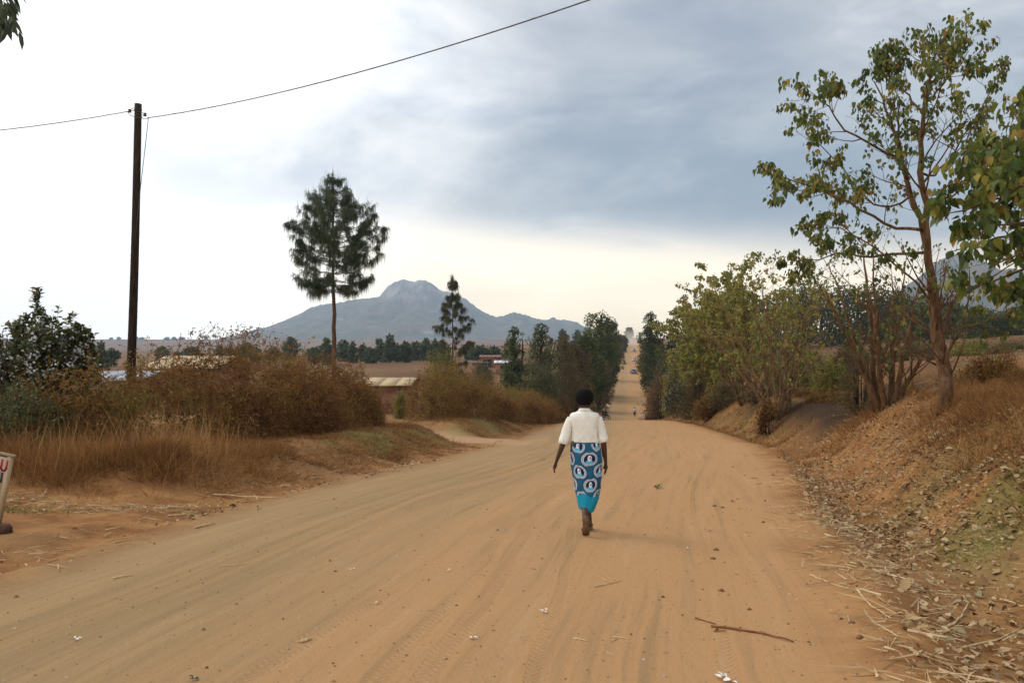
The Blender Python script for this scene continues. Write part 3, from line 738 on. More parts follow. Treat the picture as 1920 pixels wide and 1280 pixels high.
tr.wood('trunk', 'bark', root)
tips = [q for q in tr.tips if q[0][1] > 5]
hang_leaves(root, tips, 5, .125, M['gmelina'], 9, 300, .16, keep=.62, droop=1.5, wfac=.72)
print('tips', len(tips))

# --- multi-stemmed trees along the right bank
def fan_tree(name, label, x, Y, top, spread, nst, seed, leaf_mat, keep, size, bark_='barkpale', levels=3, n_sub=9, per=4, base=None, group=None, lean=0., nobj=0, cat='tree', r0=.07, up=.45):
    X = (x - 960) / F * Y; b = A([X, Y, H1(X, Y) - .1])
    root = thing(name, label, cat, tuple(b), group); tr = Tree(seed)
    zt = (HZ - top) / F * Y; h = zt - b[2]; sp = spread / F * Y / 2
    for i in range(nst):
        a = 6.283 * i / nst + tr.rg.uniform(-.4, .4); e = tr.rg.uniform(.25, 1.) if i else .1
        sp0 = .14 + .10 * h / 4 * tr.rg.random(); q = b + A([math.cos(a) * sp0, math.sin(a) * sp0, 0])
        tip = b + A([math.cos(a) * sp * e + lean * sp, math.sin(a) * sp * e * .8, h * tr.rg.uniform(.72, .98) * (1 - .35 * e * e)])
        m1 = q + (tip - q) * A([.35, .35, .40]); m2 = q + (tip - q) * A([.72, .72, .74])
        pp, rr = tr.limb([q, m1, m2, tip], r0 * tr.rg.uniform(.6, 1.1), .008, 12, .015 * h / 4)
        tr.grow(pp, rr, n_sub, h * .34, .12, 1., levels, .8, up, True, .52, 3)
    tr.wood('trunk', bark_, root)
    if keep > 0: hang_leaves(root, tr.tips, per, size, M[leaf_mat], seed + 1, nobj, .14 * size / .12, keep=keep)
    return root, tr
fan_tree('bare_tree', 'nearly bare many stemmed tree left of the tall leafy tree', 1660, 20.5, 430, 330, 9, 41, 'gmelina', .10, .12, 'bark', 3, 10, 3, r0=.085)
fan_tree('bare_tree', 'twiggy leafless tree fanning out above the burnt ground', 1462, 34, 450, 350, 13, 43, 'leafy', .42, .13, 'barkpale', 3, 13, 3, r0=.085)
fan_tree('roadside_tree', 'thick stemmed tree left of the leafless one with yellow green crown', 1398, 48, 475, 270, 11, 45, 'leafy', .85, .17, 'bark', 3, 9, 5, lean=-.15, r0=.09)
fan_tree('roadside_tree', 'full yellow green leafed tree leaning over the right road edge', 1352, 60, 506, 180, 10, 47, 'leafy', .9, .24, 'bark', 3, 10, 6, lean=-.05, r0=.08)
fan_tree('roadside_tree', 'low yellow green tree nearest the far dip on the right', 1316, 78, 556, 88, 9, 49, 'leafy', 1., .28, 'bark', 3, 8, 6, lean=0., r0=.07)

# --- the tall pine and the small pine
def pine(name, label, x, Y, top, crown_y, w, seed, tufts, nl, matn, trunk_r, whorls, needles, dens=1., tsize=1.):
    X = (x - 960) / F * Y; b = A([X, Y, H1(X, Y) - .1]); zt = (HZ - top) / F * Y; h = zt - b[2]; zc_ = (HZ - crown_y) / F * Y
    root = thing(name, label, 'pine tree', tuple(b)); tr = Tree(seed); r = tr.rg
    pts = np.linspace(b, A([X - .1, Y, zt]), 22); pts[1:-1, :2] += r.normal(size=(20, 2)) * .025
    tr.br.append((pts, trunk_r * np.linspace(1, .06, 22) ** .8)); R0 = w / 2 / F * Y
    tf = []
    for i in range(whorls):
        f = (i + r.uniform(-.25, .25)) / (whorls - 1); f = min(max(f, 0), .97)
        z = zc_ + (zt - zc_) * f * .93
        env = R0 * (np.interp(f, [0, .1, .3, .5, .75, .9, 1], [.52, .86, 1., .80, .46, .22, .08]))
        m = r.integers(4, 7) if f < .8 else 3
        a0 = r.uniform(0, 6.28)
        for j in range(m):
            a = a0 + j * 6.283 / m + r.uniform(-.35, .35); L = env * r.uniform(.62, 1.12)
            d_ = A([math.cos(a), math.sin(a), 0]); k = np.linspace(0, 1, 9)[:, None]
            rise = r.uniform(.22, .55) if f > .15 else r.uniform(.0, .2)
            q = A([X, Y, z]) + d_ * L * k + A([0, 0, 1]) * L * (rise * k ** 1.5 * 1.1 - .06 * np.sin(k * 3.14))
            q[1:] += r.normal(size=(8, 3)) * .03 * (L / 2)
            rb = (.010 * L + .012) * (trunk_r / .15)
            tr.br.append((q, np.linspace(rb, rb * .25, 9)))
            ntf = max(2, int(round(nl * L / R0 * dens)))
            for kk in range(ntf):
                fk = r.uniform(.30, 1.) ** .75; g = fk * 8; ia = int(min(g, 7)); p = q[ia] + (q[ia + 1] - q[ia]) * (g - ia)
                sd2 = A([-d_[1], d_[0], 0]) * r.uniform(-1, 1) + A([0, 0, r.uniform(.0, .7)]) + d_ * r.uniform(0, .6)
                L2 = r.uniform(.15, .55) * (1.15 - fk * .5) * R0 / 2.9
                e = p + nrm(sd2) * L2
                tr.br.append((A([p, (p + e) / 2 + A([0, 0, -.02]), e]), A([rb * .35, rb * .25, rb * .15])))
                tf.append((e, nrm(sd2)))
            tf.append((q[-1], d_))
    for zf in np.linspace(.9, 1.0, 5): tf.append((A([X - .1, Y, zc_ + (zt - zc_) * zf - .2]), A([0, 0, 1.])))
    tr.wood('trunk', 'pinebark', root, big=.05)
    e = A([p for p, _ in tf]); ed = A([q for _, q in tf]); n = len(e) * needles; i = np.repeat(np.arange(len(e)), needles)
    tsz = r.uniform(.75, 1.3, len(e))[i]
    bb = e[i] + r.normal(size=(n, 3)) * .045 * tsize * tsz[:, None] + ed[i] * r.uniform(-.26, .05, n)[:, None] * tsize
    dr = nrm(r.normal(size=(n, 3)) * .45 + ed[i] * .7 + A([0, 0, -.15]))
    Ln = r.uniform(.20, .38, n) * tsize * tsz
    bend = A([0, 0, -1.]) * (Ln * r.uniform(.7, 1.3, n))[:, None] - dr * (Ln * .55)[:, None]
    v, q, tt = strips(bb, dr, Ln, .020 * tsize * Y / 42, bend, 2)
    tint = np.repeat(np.clip((.35 + .18 * r.normal(size=len(e)))[i] + .15 * r.normal(size=n), 0, 1), 5)
    part('needles', v, [q, tt], M[matn], root, {'tint': tint})['kind'] = 'stuff'
    up = [(A([p, p + A([0, 0, r.uniform(.25, .5)]) * tsize]), A([.008, .004])) for p, _ in tf[::5]]
    v, q, tt = tubes(up, 3); part('candles', v, [q, tt], M['needle2'], root)['kind'] = 'stuff'
    return root
pine('pine_tree', 'tall straight pine with drooping dark needles and bare lower trunk', 627, 42, 318, 548, 206, 51, 300, 13, 'needle', .15, 19, 42, 1.15, 1.15)
pine('pine_tree', 'small thin pine with sparse needle tufts in front of the mountain', 850, 62, 512, 700, 84, 53, 60, 3.4, 'needle2', .09, 12, 60, .8, 1.15)

# ------------------------------------------------------------------ hedges, scrub and grass
def arc_path(pts, n=200):
    pts = A(pts, float); s = np.concatenate([[0], np.cumsum(np.hypot(*np.diff(pts[:, :2], axis=0).T))]); u = np.linspace(0, s[-1], n)
    return np.stack([np.interp(u, s, pts[:, i]) for i in range(pts.shape[1])], 1), s[-1]
def hedge(name, label, pts, n, leaf, fol, shoots=40, cat='hedge', lumps=1., seed=1, twigs=.4, greentop=0., group=None):
    """pts: x, y, height, half-width"""
    path, Lh = arc_path(pts); r = np.random.default_rng(seed)
    i = r.uniform(0, len(path) - 1.01, n); a = i.astype(int); w = (i - a)[:, None]; c = path[a] * (1 - w) + path[a + 1] * w
    tg = nrm(path[np.minimum(a + 1, len(path) - 1)][:, :2] - path[a][:, :2]); sd_ = np.stack([tg[:, 1], -tg[:, 0]], 1)
    th = r.uniform(-.15, 3.3, n); rad = r.uniform(.35, 1.0, n) ** .5; per = 7
    lump = 1 + lumps * .50 * (vn2(c[:, 0] * .9 + seed, c[:, 1] * .9 + th * 1.1) - .5) + lumps * .55 * (vn2(c[:, 0] * 2.3 + 5, c[:, 1] * 2.3 + th * 2.6) - .5)
    rr = rad * lump
    endf = np.minimum(i, len(path) - 1 - i) / len(path) * Lh; ef = np.sqrt(np.clip(endf / 1.1, .05, 1))
    low = r.random(n) < .30; rr = np.where(low, r.uniform(.75, 1.05, n) * (1 + .4 * (lump - 1)), rr); th = np.where(low, r.uniform(0, .25, n), th)
    x = c[:, 0] + sd_[:, 0] * np.cos(th) * rr * c[:, 3] * ef; y = c[:, 1] + sd_[:, 1] * np.cos(th) * rr * c[:, 3] * ef
    zf = np.where(low, r.uniform(0, .62, n), np.clip(np.sin(th), -.1, 1) * rr)
    x = x - np.where(low, sd_[:, 0] * zf * c[:, 3] * .35, 0); y = y - np.where(low, sd_[:, 1] * zf * c[:, 3] * .35, 0)
    z = H(x, y) + zf * c[:, 2] * (.6 + .4 * ef) + .02
    p = np.stack([x, y, z], 1)
    keep = vn3(p * 2.6 + 31) > .30; p = p[keep]; th = th[keep]; n = len(p); sdk = sd_[keep]
    outd = nrm(np.stack([sdk[:, 0] * np.cos(th), sdk[:, 1] * np.cos(th), np.sin(th) + .25], 1))
    dr = nrm(outd * .9 + r.normal(size=(n, 3)) * .65)
    hl = (p[:, 2] - H(p[:, 0], p[:, 1]))
    tint = np.clip(.44 + .13 * r.normal(size=n) + .75 * (vn3(p * .8 + 3) - .5) + .35 * (vn3(p * 3.5) - .5) + greentop * sm(hl, .8, 1.7) * (.4 + np.abs(r.normal(size=n))), 0, 1)
    zb = float(H(path[:1, 0], path[:1, 1])[0]); root = thing(name, label, cat, (path[0, 0], path[0, 1], zb), group)
    L = leaf * r.uniform(2.2, 6.5, n); (v, q, tt), (lv, lf) = sprigs(p - dr * (L * .35)[:, None], dr, L, leaf, per, r)
    part('foliage', lv, lf, fol, root, {'tint': np.clip(np.repeat(np.repeat(tint, per) + .10 * r.normal(size=n * per), 4), 0, 1)})['kind'] = 'stuff'
    part('twigs', v, [q, tt], M['scrub'], root, {'tint': np.repeat(np.clip(tint * .8 + .15, 0, 1), 5)})['kind'] = 'stuff'
    if shoots:
        br = []; lp = []
        for k in range(shoots):
            j = r.integers(0, len(path)); x0, y0, hh, ww = path[j]; x0 += r.uniform(-.5, .5) * ww; y0 += r.uniform(-.5, .5) * ww
            zz = H1(x0, y0) + hh * r.uniform(.7, .95); d_ = nrm(A([r.normal() * .35, r.normal() * .35, 1])); L_ = r.uniform(.25, .9) * hh * .5
            k2 = np.linspace(0, 1, 6)[:, None]; q_ = A([x0, y0, zz]) + d_ * L_ * k2 + A([r.normal() * .3, r.normal() * .3, -.1]) * L_ * k2 ** 2
            br.append((q_, np.linspace(.007, .002, 6)))
            for kk in range(14): lp.append(q_[r.integers(1, 6)] + r.normal(size=3) * .02)
        v, q, tt = tubes(br, 3); part('shoots', v, [q, tt], M['scrub'], root, {'tint': np.full(len(v), .4)})['kind'] = 'stuff'
        lp = A(lp); v, f = leaves(lp, rdir(len(lp)), rdir(len(lp)), leaf * 1.1, leaf * .5)
        part('shoot_leaves', v, f, fol, root, {'tint': np.repeat(r.uniform(.3, 1, len(lp)), 4)})['kind'] = 'stuff'
    return root
hedge('hedge', 'long tangled brown thorn hedge on the left bank behind the dry grass',
      [(-11.6, 15.6, .9, .9), (-10.4, 15.5, 1.35, 1.2), (-9.2, 15.9, 1.70, 1.2), (-7.9, 17.0, 1.90, 1.3), (-7.2, 19, 1.95, 1.4), (-6.4, 22.5, 2.1, 1.4), (-5.9, 25.3, 2.15, 1.3), (-5.2, 28.2, 2.0, 1.1)],
      22000, .066, M['brush'], 90, seed=3, lumps=1.45)
hedge('hedge', 'shorter brown and green hedge beyond the side track, running beside the road',
      [(-4.1, 35.6, 2.0, 1.1), (-3.2, 38.5, 2.25, 1.5), (-2.0, 43, 2.05, 1.5), (-.3, 49, 1.7, 1.4), (1.6, 57, 1.5, 1.3), (2.9, 63, 1.3, 1.1)],
      14000, .085, M['brush'], 30, seed=5, greentop=.22, lumps=1.3)

def bush(name, label, x, Y, top, w, fol, n, leaf, cat='bush', seed=1, group=None, h=None, twigs=.3, shape=(1, 1), mat_tw='scrub', dens=.3):
    X = (x - 960) / F * Y; zb = H1(X, Y) - .05; hh = (HZ - top) / F * Y - zb if h is None else h; rad = w / 2 / F * Y
    r = np.random.default_rng(seed + abs(int(x))); root = thing(name, label, cat, (X, Y, zb), group)
    u = nrm(r.normal(size=(n, 3))); u[:, 2] = abs(u[:, 2]) * 1.0
    rr = .80 * r.uniform(.2, 1, n) ** .4 * (1 + .55 * (vn3(u * 2.2 + seed + x) - .5) + .4 * (vn3(u * 5 + seed) - .5))
    p = A([X, Y, zb]) + u * rr[:, None] * A([rad, rad * shape[0], hh])
    keep = vn3(p * (1.6 / leaf * .07) + 9) > dens; p = p[keep]; u = u[keep]; n = len(p)
    per = 6; n = n // 4; sel = r.permutation(len(p))[:n]; p = p[sel]; u = u[sel]; dr = nrm(u * .8 + A([0, 0, .25]) + r.normal(size=(n, 3)) * .6)
    tint = np.clip(.45 + .16 * r.normal(size=n) + .55 * (vn3(p * 1.1 + 3) - .5), 0, 1)
    L = leaf * r.uniform(1.8, 5.5, n); (v, q, tt), (lv, lf) = sprigs(p - dr * (L * .4)[:, None], dr, L, leaf, per, r)
    part('foliage', lv, lf, M[fol], root, {'tint': np.clip(np.repeat(np.repeat(tint, per) + .08 * r.normal(size=n * per), 4), 0, 1)})
    part('twigs', v, [q, tt], M[mat_tw], root, {'tint': np.repeat(tint, 5)})['kind'] = 'stuff'
    br = []
    for k in range(14):
        a = r.uniform(0, 6.28); e = r.uniform(.1, .85); tip = A([X + math.cos(a) * rad * e, Y + math.sin(a) * rad * e, zb + hh * math.sqrt(1 - e * e) * .95]); b_ = A([X + math.cos(a) * .1, Y, zb])
        br.append((A([b_, (b_ * .5 + tip * .5) + A([0, 0, hh * .08]), tip]), A([.02, .012, .004]) * (hh / 2)))
    v, q, tt = tubes(br, 4); part('stems', v, [q, tt], M['barkdark'], root, smooth=True)
    return root
# left: dark shrub mass at the frame edge and the shrub with white blossom
bush('shrub', 'dark green leafy shrub at the left edge below the blossoming one', -10, 16.5, 590, 190, 'shrubgreen', 20000, .07, seed=2)
bush('shrub', 'dark low shrub in front of the blossoming shrub', 45, 14.9, 690, 210, 'shrubgreen', 20000, .06, seed=4)
def blossom_shrub(x, Y, top, w, label, seed, nst=80, leafL=.12, petals=True):
    X = (x - 960) / F * Y; b = A([X, Y, H1(X, Y) - .05]); h = (HZ - top) / F * Y - b[2]; rad = w / 2 / F * Y
    root = thing('flowering_shrub', label, 'shrub', tuple(b)); tr = Tree(seed); r = tr.rg; lp = []; ld = []; fl = []
    for i in range(nst):
        a = r.uniform(0, 6.28); e = math.sqrt(r.uniform(0, 1))
        tip = b + A([math.cos(a) * rad * e, math.sin(a) * rad * e, h * math.sqrt(max(.1, 1 - .75 * e * e)) * r.uniform(.75, 1.02)])
        q = b + A([math.cos(a) * .1, math.sin(a) * .1, 0]); m_ = q + (tip - q) * A([.75, .75, .45])
        pp, rr = tr.limb([q, m_, tip], .022, .004, 12, .02)
        tr.grow(pp, rr, 7, .62, .35, 1., 1, .7, .6)
    for pts, rr in tr.br:
        n = 26 if len(pts) > 8 else 15
        for k in range(n):
            f = (.35 if len(pts) > 8 else .1) + (k / n) * (.65 if len(pts) > 8 else .9); g = f * (len(pts) - 1); i = int(min(g, len(pts) - 2)); p = pts[i] + (pts[i + 1] - pts[i]) * (g - i); tg = nrm(pts[i + 1] - pts[i])
            for s_ in (-1, 1):
                sd2 = nrm(np.cross(tg, [math.cos(k * 1.3), math.sin(k * 1.3), .2])) * s_
                lp.append(p); ld.append(nrm(sd2 + tg * .5 + r.normal(size=3) * .2))
            if r.random() < .085: fl.append(p + r.normal(size=3) * .03)
    tr.wood('stems', 'bark', root)
    lp = A(lp); ld = A(ld); n = len(lp)
    v, f = leaves(lp, ld, nrm(r.normal(size=(n, 3)) * .5 + A([0, 0, 1])), leafL * r.uniform(.6, 1.3, n), leafL * .6 * r.uniform(.8, 1.2, n))
    part('foliage', v, f, M['shrubgreen'], root, {'tint': np.repeat(r.uniform(0, 1, n), 4)})['kind'] = 'stuff'
    fl = A(fl); k = np.repeat(np.arange(len(fl)), 6); c = fl[k] + r.normal(size=(len(k), 3)) * .03 - A([0, .05, 0])
    v, f = leaves(c, nrm(r.normal(size=(len(k), 3)) + A([0, 0, .3])), rdir(len(k)), .065, .052)
    part('blossoms', v, f, M['petal'], root, {'tint': np.full(len(v), .5)})['kind'] = 'stuff'
    return root
blossom_shrub(85, 17.2, 545, 190, 'tall green shrub dotted with white blossom at the left edge', 61)
blossom_shrub(1266, 84, 688, 40, 'small shrub with white flowers beside the right road edge', 62, 14, .18)

# left leaf sprays from a gum tree beyond the left edge
gb = A([-7.4, 6.3, 0]); gb[2] = H1(gb[0], gb[1]) - .1
root = thing('gum_tree', 'gum tree beyond the top left corner, its hanging leaf sprays dipping in', 'tree', tuple(gb)); tr = Tree(71)
tkk, tkr_ = tr.limb([gb, gb + A([.1, 0, 2.5]), gb + A([.0, .2, 5.2]), gb + A([.3, .1, 8.])], .16, .06, 12, .03)
sprays = []
for (x1, y1, Y1) in ((14, 12, 6.1), (-6, 28, 6.2), (20, -22, 6.0), (2, 42, 6.3), (12, 52, 6.0), (0, 8, 6.15), (24, -40, 6.1), (8, 30, 5.9)):
    e = T(x1, y1, Y1); a = gb + A([.2, 0, 5.4]); pp, rr = tr.limb([a, (a + e) / 2 + A([0, 0, .7]), e + A([-.04, 0, .12]), e], .014, .003, 14, .004)
    for k in range(9): sprays.append(pp[-1 - (k % 4)] * (1 - .1 * k / 9) + pp[-2] * .1 * k / 9 if False else pp[-1 - (k % 4)])
tr.wood('trunk', 'barkpale', root, big=.019)
c = A(sprays) + rg.normal(size=(len(sprays), 3)) * .03
mts = raw_mesh('leaf', A([[0, 0, 0], [-.09, .3, .02], [-.08, .65, .0], [0, 1, -.05], [.08, .65, 0], [.09, .3, .02], [0, .45, .03]]), LEAF_T, M['eucaly'], {'tint': np.full(7, .4)}, True)
for p in c:
    o = bpy.data.objects.new('leaf', mts); COL.objects.link(o); o.parent = root
    y = nrm(A([rg.normal() * .35 + .15, rg.normal() * .3, -1.])); x = nrm(np.cross(y, rg.normal(size=3))); z = np.cross(x, y); s_ = rg.uniform(.12, .19); q = p - gb
    o.matrix_local = Matrix(((x[0] * s_ * 1.3, y[0] * s_, z[0] * s_, q[0]), (x[1] * s_ * 1.3, y[1] * s_, z[1] * s_, q[1]), (x[2] * s_ * 1.3, y[2] * s_, z[2] * s_, q[2]), (0, 0, 0, 1)))
crown_tree('dark_tree', 'dark tree cut off by the left edge beside the blossoming shrub', 'tree', -42, 520, 700, 90, 19, 'round', 'darkgreen', 4500, .10, trunk=.3)  # same dark green leaf colour as the other dark trees

# right side bushes
bush('bush', 'dry brown bush on the right road edge below the yellow green trees', 1308, 63, 672, 96, 'olive', 14000, .10, seed=7, twigs=.55)
bush('bush', 'dark dry thicket on the burnt ground left of the bare tree', 1612, 27, 632, 95, 'olive', 8000, .06, seed=8, twigs=.6, dens=.4)
bush('bush', 'brown thicket under the tall right hand tree', 1860, 19, 640, 150, 'brush', 9000, .06, seed=9, twigs=.7, dens=.42)
bush('bush', 'green leafy clump seen between the right hand trunks', 1560, 48, 665, 80, 'leafy', 3500, .16, seed=10, twigs=.1)
bush('bush', 'low green clump beyond the burnt ground', 1500, 52, 672, 60, 'green', 2500, .18, seed=11, twigs=.1)
for i, (x, Y, top, w, fm, lb) in enumerate(((1238, 112, 700, 60, 'scrub', 'brown grassy bush at the foot of the far dip, right side'), (1234, 126, 686, 50, 'olive', 'olive bush on the right below the cypress'),
        (1246, 132, 650, 50, 'darkgreen', 'dark green bush on the right under the cypress'), (1220, 205, 664, 28, 'brush', 'brown overhanging bush on the right of the climbing road'), (1266, 100, 645, 54, 'leafy', 'green bush behind the white flowered shrub'),
        (1209, 250, 656, 18, 'olive', 'far olive bush beside the parked looking silver car'), (1228, 195, 660, 30, 'brush', 'reddish brown bush halfway up the far hill on the right'))):
    bush('bush', lb, x, Y, top, w, fm, 4500, .0022 * Y + .03, seed=20 + i, twigs=.3)
for i, (x, Y, top, w, lb) in enumerate(((1306, 88, 600, 76, 'leafy yellow green shrub low beside the dip on the right'), (1338, 70, 560, 96, 'dense yellow green shrub under the leaning roadside trees'), (1385, 58, 560, 120, 'yellow green shrub behind the thick stemmed tree'))):
    crown_tree('shrub', lb, 'shrub', x, top, 0, w, Y, 'round', 'leafy', 7000, .17, trunk=.0, lobes=13, lump=.6, tr_mat='bark')
for i, (x, Y, top, w, fm, lb) in enumerate(((1362, 54, 705, 80, 'olive', 'dry brown bush on the bank crest below the yellow green trees'), (1424, 44, 715, 70, 'olive', 'twiggy brown bush between the thick stemmed tree and the leafless one'),
        (1275, 92, 712, 60, 'olive', 'dull brown bush beside the white flowered shrub'), (1330, 56, 735, 60, 'brush', 'low rusty brush on the bank foot under the yellow green trees'), (1500, 40, 728, 60, 'brush', 'low rusty brush right of the leafless tree base'),
        (1700, 24, 700, 90, 'brush', 'rusty brush between the bare tree and the tall tree'), (1905, 17, 690, 120, 'brush', 'brown brush at the right edge behind the grass bank'), (1800, 30, 690, 120, 'olive', 'dull dry bush in the field behind the tall tree'))):
    bush('bush', lb, x, Y, top, w, fm, 7000, .0016 * Y + .02, seed=90 + i, twigs=.5, dens=.4)
for i, (x, Y, top, w, fm, lb) in enumerate(((1468, 62, 640, 90, 'leafy', 'yellow green bush seen through the stems of the leafless tree'), (1530, 66, 652, 100, 'olive', 'dull olive scrub in the field, centre of the gap between the bare trees'),
        (1590, 58, 645, 90, 'olive', 'olive scrub just left of the bare many stemmed tree'), (1655, 70, 650, 110, 'darkgreen', 'dark green scrub right behind the bare many stemmed tree'), (1730, 62, 645, 100, 'olive', 'olive scrub between the wooden post and the tall tree'),
        (1812, 66, 640, 110, 'leafy', 'green bush in the field right of the tall trunk'), (1890, 60, 642, 110, 'olive', 'olive bush in the field at the right edge'), (1548, 33, 735, 90, 'brush', 'rusty dry scrub on the far side of the scorched hollow'),
        (1440, 33, 742, 46, 'brush', 'small rusty brush at the foot of the leafless tree'))):
    bush('bush', lb, x, Y, top, w, fm, 4500, .0020 * Y + .03, seed=120 + i, twigs=.4, dens=.4)
# left roadside trees and scrub along the dip
crown_tree('scrub', 'tall olive brown scrub left of the dip, behind the walking woman', 'scrub', 1074, 642, 0, 84, 112, 'round', 'olive', 20000, .30, trunk=.0, lobes=18, lump=.6)
crown_tree('scrub', 'brown leafy scrub overhanging the left side of the dip', 'scrub', 1122, 668, 0, 64, 145, 'round', 'olive', 9000, .34, trunk=.02, lobes=14, lump=.6)
crown_tree('scrub', 'reddish brown tree like scrub behind the grey green gum trees', 'scrub', 1060, 630, 0, 66, 96, 'round', 'olive', 12000, .20, trunk=.05, lobes=14, lump=.6)
bush('scrub', 'low dry scrub at the end of the second hedge', 1056, 66, 735, 50, 'scrub', 5000, .09, 'scrub', 34, twigs=.6)
for i, (x, Y, top, w, sh, fm, lb) in enumerate(((1127, 165, 584, 100, 'round', 'darkgreen', 'tallest dark green tree left of the road dip'), (1141, 215, 598, 54, 'round', 'darkgreen', 'dark green tree right behind the tallest one'),
        (1100, 130, 620, 84, 'round', 'darkgreen', 'dark rounded tree left of the tallest one at the dip'), (1130, 172, 655, 62, 'round', 'darkgreen', 'dark spreading tree reaching over the left road edge'),
        (1221, 178, 583, 56, 'column', 'darkgreen', 'dark egg shaped cypress on the right of the climbing road'), (1157, 290, 624, 32, 'round', 'olive', 'hazy olive tree on the left of the climbing road'),
        (1168, 400, 630, 20, 'round', 'olive', 'dusty tree left of the hilltop'), (1180, 560, 616, 12, 'umbrella', 'darkgreen', 'flat topped tree on the hilltop in the dust'))):
    crown_tree('roadside_tree', lb, 'tree', x, top, 0, w, Y, sh, fm, 10000 if i < 5 else 2500, .0026 * Y + .02, trunk=.06 if sh != 'umbrella' else .2, lobes=16)
# gum trees behind the second hedge
crown_tree('gum_tree', 'grey green gum tree left of the pair behind the second hedge', 'tree', 964, 616, 0, 74, 72, 'cone', 'gum', 9000, .20, trunk=.28, lobes=16, trunks=2)
crown_tree('gum_tree', 'broad bluish gum tree right of the pair behind the second hedge', 'tree', 1015, 612, 0, 110, 70, 'cone', 'gum', 13000, .20, trunk=.1, lobes=16, trunks=2)
bush('bush', 'low bluish gum bush at the foot of the broad gum tree', 1020, 66, 655, 78, 'gum', 9000, .15, 'bush', 44, twigs=.05)
bush('bush', 'yellow green bush on top of the second hedge below the small pine', 835, 42, 642, 120, 'leafy', 12000, .085, 'bush', 41, twigs=.25)
bush('bush', 'fresh green bush left of the brick houses', 905, 90, 668, 46, 'gum', 4000, .18, 'bush', 42, twigs=.05)
bush('bush', 'green bush rising over the first hedge beside the tall pine', 540, 30, 662, 130, 'leafy', 7000, .07, 'bush', 43, twigs=.3)
bush('bush', 'small green bush in the side track gap in front of the tan roofed shed', 752, 50, 715, 30, 'leafy', 2500, .1, 'bush', 45, twigs=.2)
# slim sapling above hedge
fan_tree('sapling', 'slim sapling with few leaves left of the tall pine', 566, 33, 618, 40, 4, 73, 'leafy', .7, .13, 'barkpale', 1, 5, 2, r0=.025)

# trees on the plain to the left, one by one
PL = [(188, 643, 24, 160, 'cone'), (208, 655, 18, 170, 'round'), (303, 652, 16, 300, 'round'), (332, 663, 8, 300, 'round'), (358, 654, 20, 300, 'round'), (412, 652, 16, 280, 'round'), (432, 655, 20, 280, 'round'), (460, 646, 24, 260, 'round'), (480, 655, 16, 260, 'round'),
      (512, 654, 22, 240, 'round'), (545, 633, 30, 240, 'round'), (590, 655, 26, 240, 'round'), (613, 635, 18, 220, 'column'), (644, 640, 26, 230, 'round'), (662, 642, 14, 220, 'cone'), (681, 648, 16, 250, 'column'), (695, 653, 18, 240, 'round'),
      (712, 637, 18, 230, 'column'), (731, 630, 28, 225, 'cone'), (748, 648, 14, 260, 'round'), (761, 642, 15, 250, 'column'), (779, 642, 20, 240, 'round'), (799, 636, 18, 250, 'cone'), (815, 640, 22, 240, 'round'), (830, 642, 20, 240, 'round'), (880, 652, 16, 260, 'round'), (896, 652, 34, 210, 'umbrella'), (925, 654, 24, 240, 'round'),
      (1055, 620, 14, 380, 'cone'), (1083, 622, 18, 380, 'column')]
kinds = {'cone': 'pointed', 'round': 'round crowned', 'column': 'narrow upright', 'umbrella': 'flat topped'}
for i, (x, top, w, Y, sh) in enumerate(PL):
    left = 'left of' if x < 627 else 'right of'
    where = {0: 'just right of the blossoming shrub'}.get(i, None)
    if where is None:
        if x < 290: where = 'between the utility pole and the blossoming shrub'
        elif x < 500: where = 'above the first hedge, %s from the pole' % ['first', 'second', 'third', 'fourth', 'fifth', 'sixth', 'seventh', 'eighth'][i - 2]
        elif x < 620: where = 'just left of the tall pine, %s of four' % ['first', 'second', 'third', 'fourth'][i - 9]
        elif x < 840: where = 'right of the tall pine, %s in that row' % ['first', 'second', 'third', 'fourth', 'fifth', 'sixth', 'seventh', 'eighth', 'ninth', 'tenth', 'eleventh', 'twelfth'][i - 13]
        elif x < 940: where = 'right of the small pine, %s of three' % ['first', 'second', 'third'][i - 25]
        else: where = 'standing hazy behind the gum trees, %s of two' % ['left', 'right'][i - 28]
    crown_tree('plain_tree', 'distant blue green %s tree %s' % (kinds[sh], where), 'tree', x, top, 0, w * (1.25 + .35 * ((i * 7) % 5) / 4), Y * (1 + .06 * ((i * 3) % 4)), 'cone' if sh == 'column' and i % 2 else sh, 'bluegreen', 1300, .0042 * Y, 'distant trees on the plain', trunk=.10, lobes=8 + (i * 5) % 5, lump=.6)
# trees standing on the far low ridge
for i, (x, top, w) in enumerate(((208, 634, 7), (222, 633, 8), (254, 633, 14), (266, 634, 12), (312, 634, 12), (326, 633, 14), (340, 634, 16), (386, 631, 10), (420, 635, 9))):
    crown_tree('ridge_tree', 'tiny hazy tree on the far ridge skyline, number %s from the left' % ['one', 'two', 'three', 'four', 'five', 'six', 'seven', 'eight', 'nine'][i], 'tree', x, top, 0, w, 2500, 'round', 'darkgreen', 500, 4., 'trees on the far ridge', trunk=.1, lobes=5)
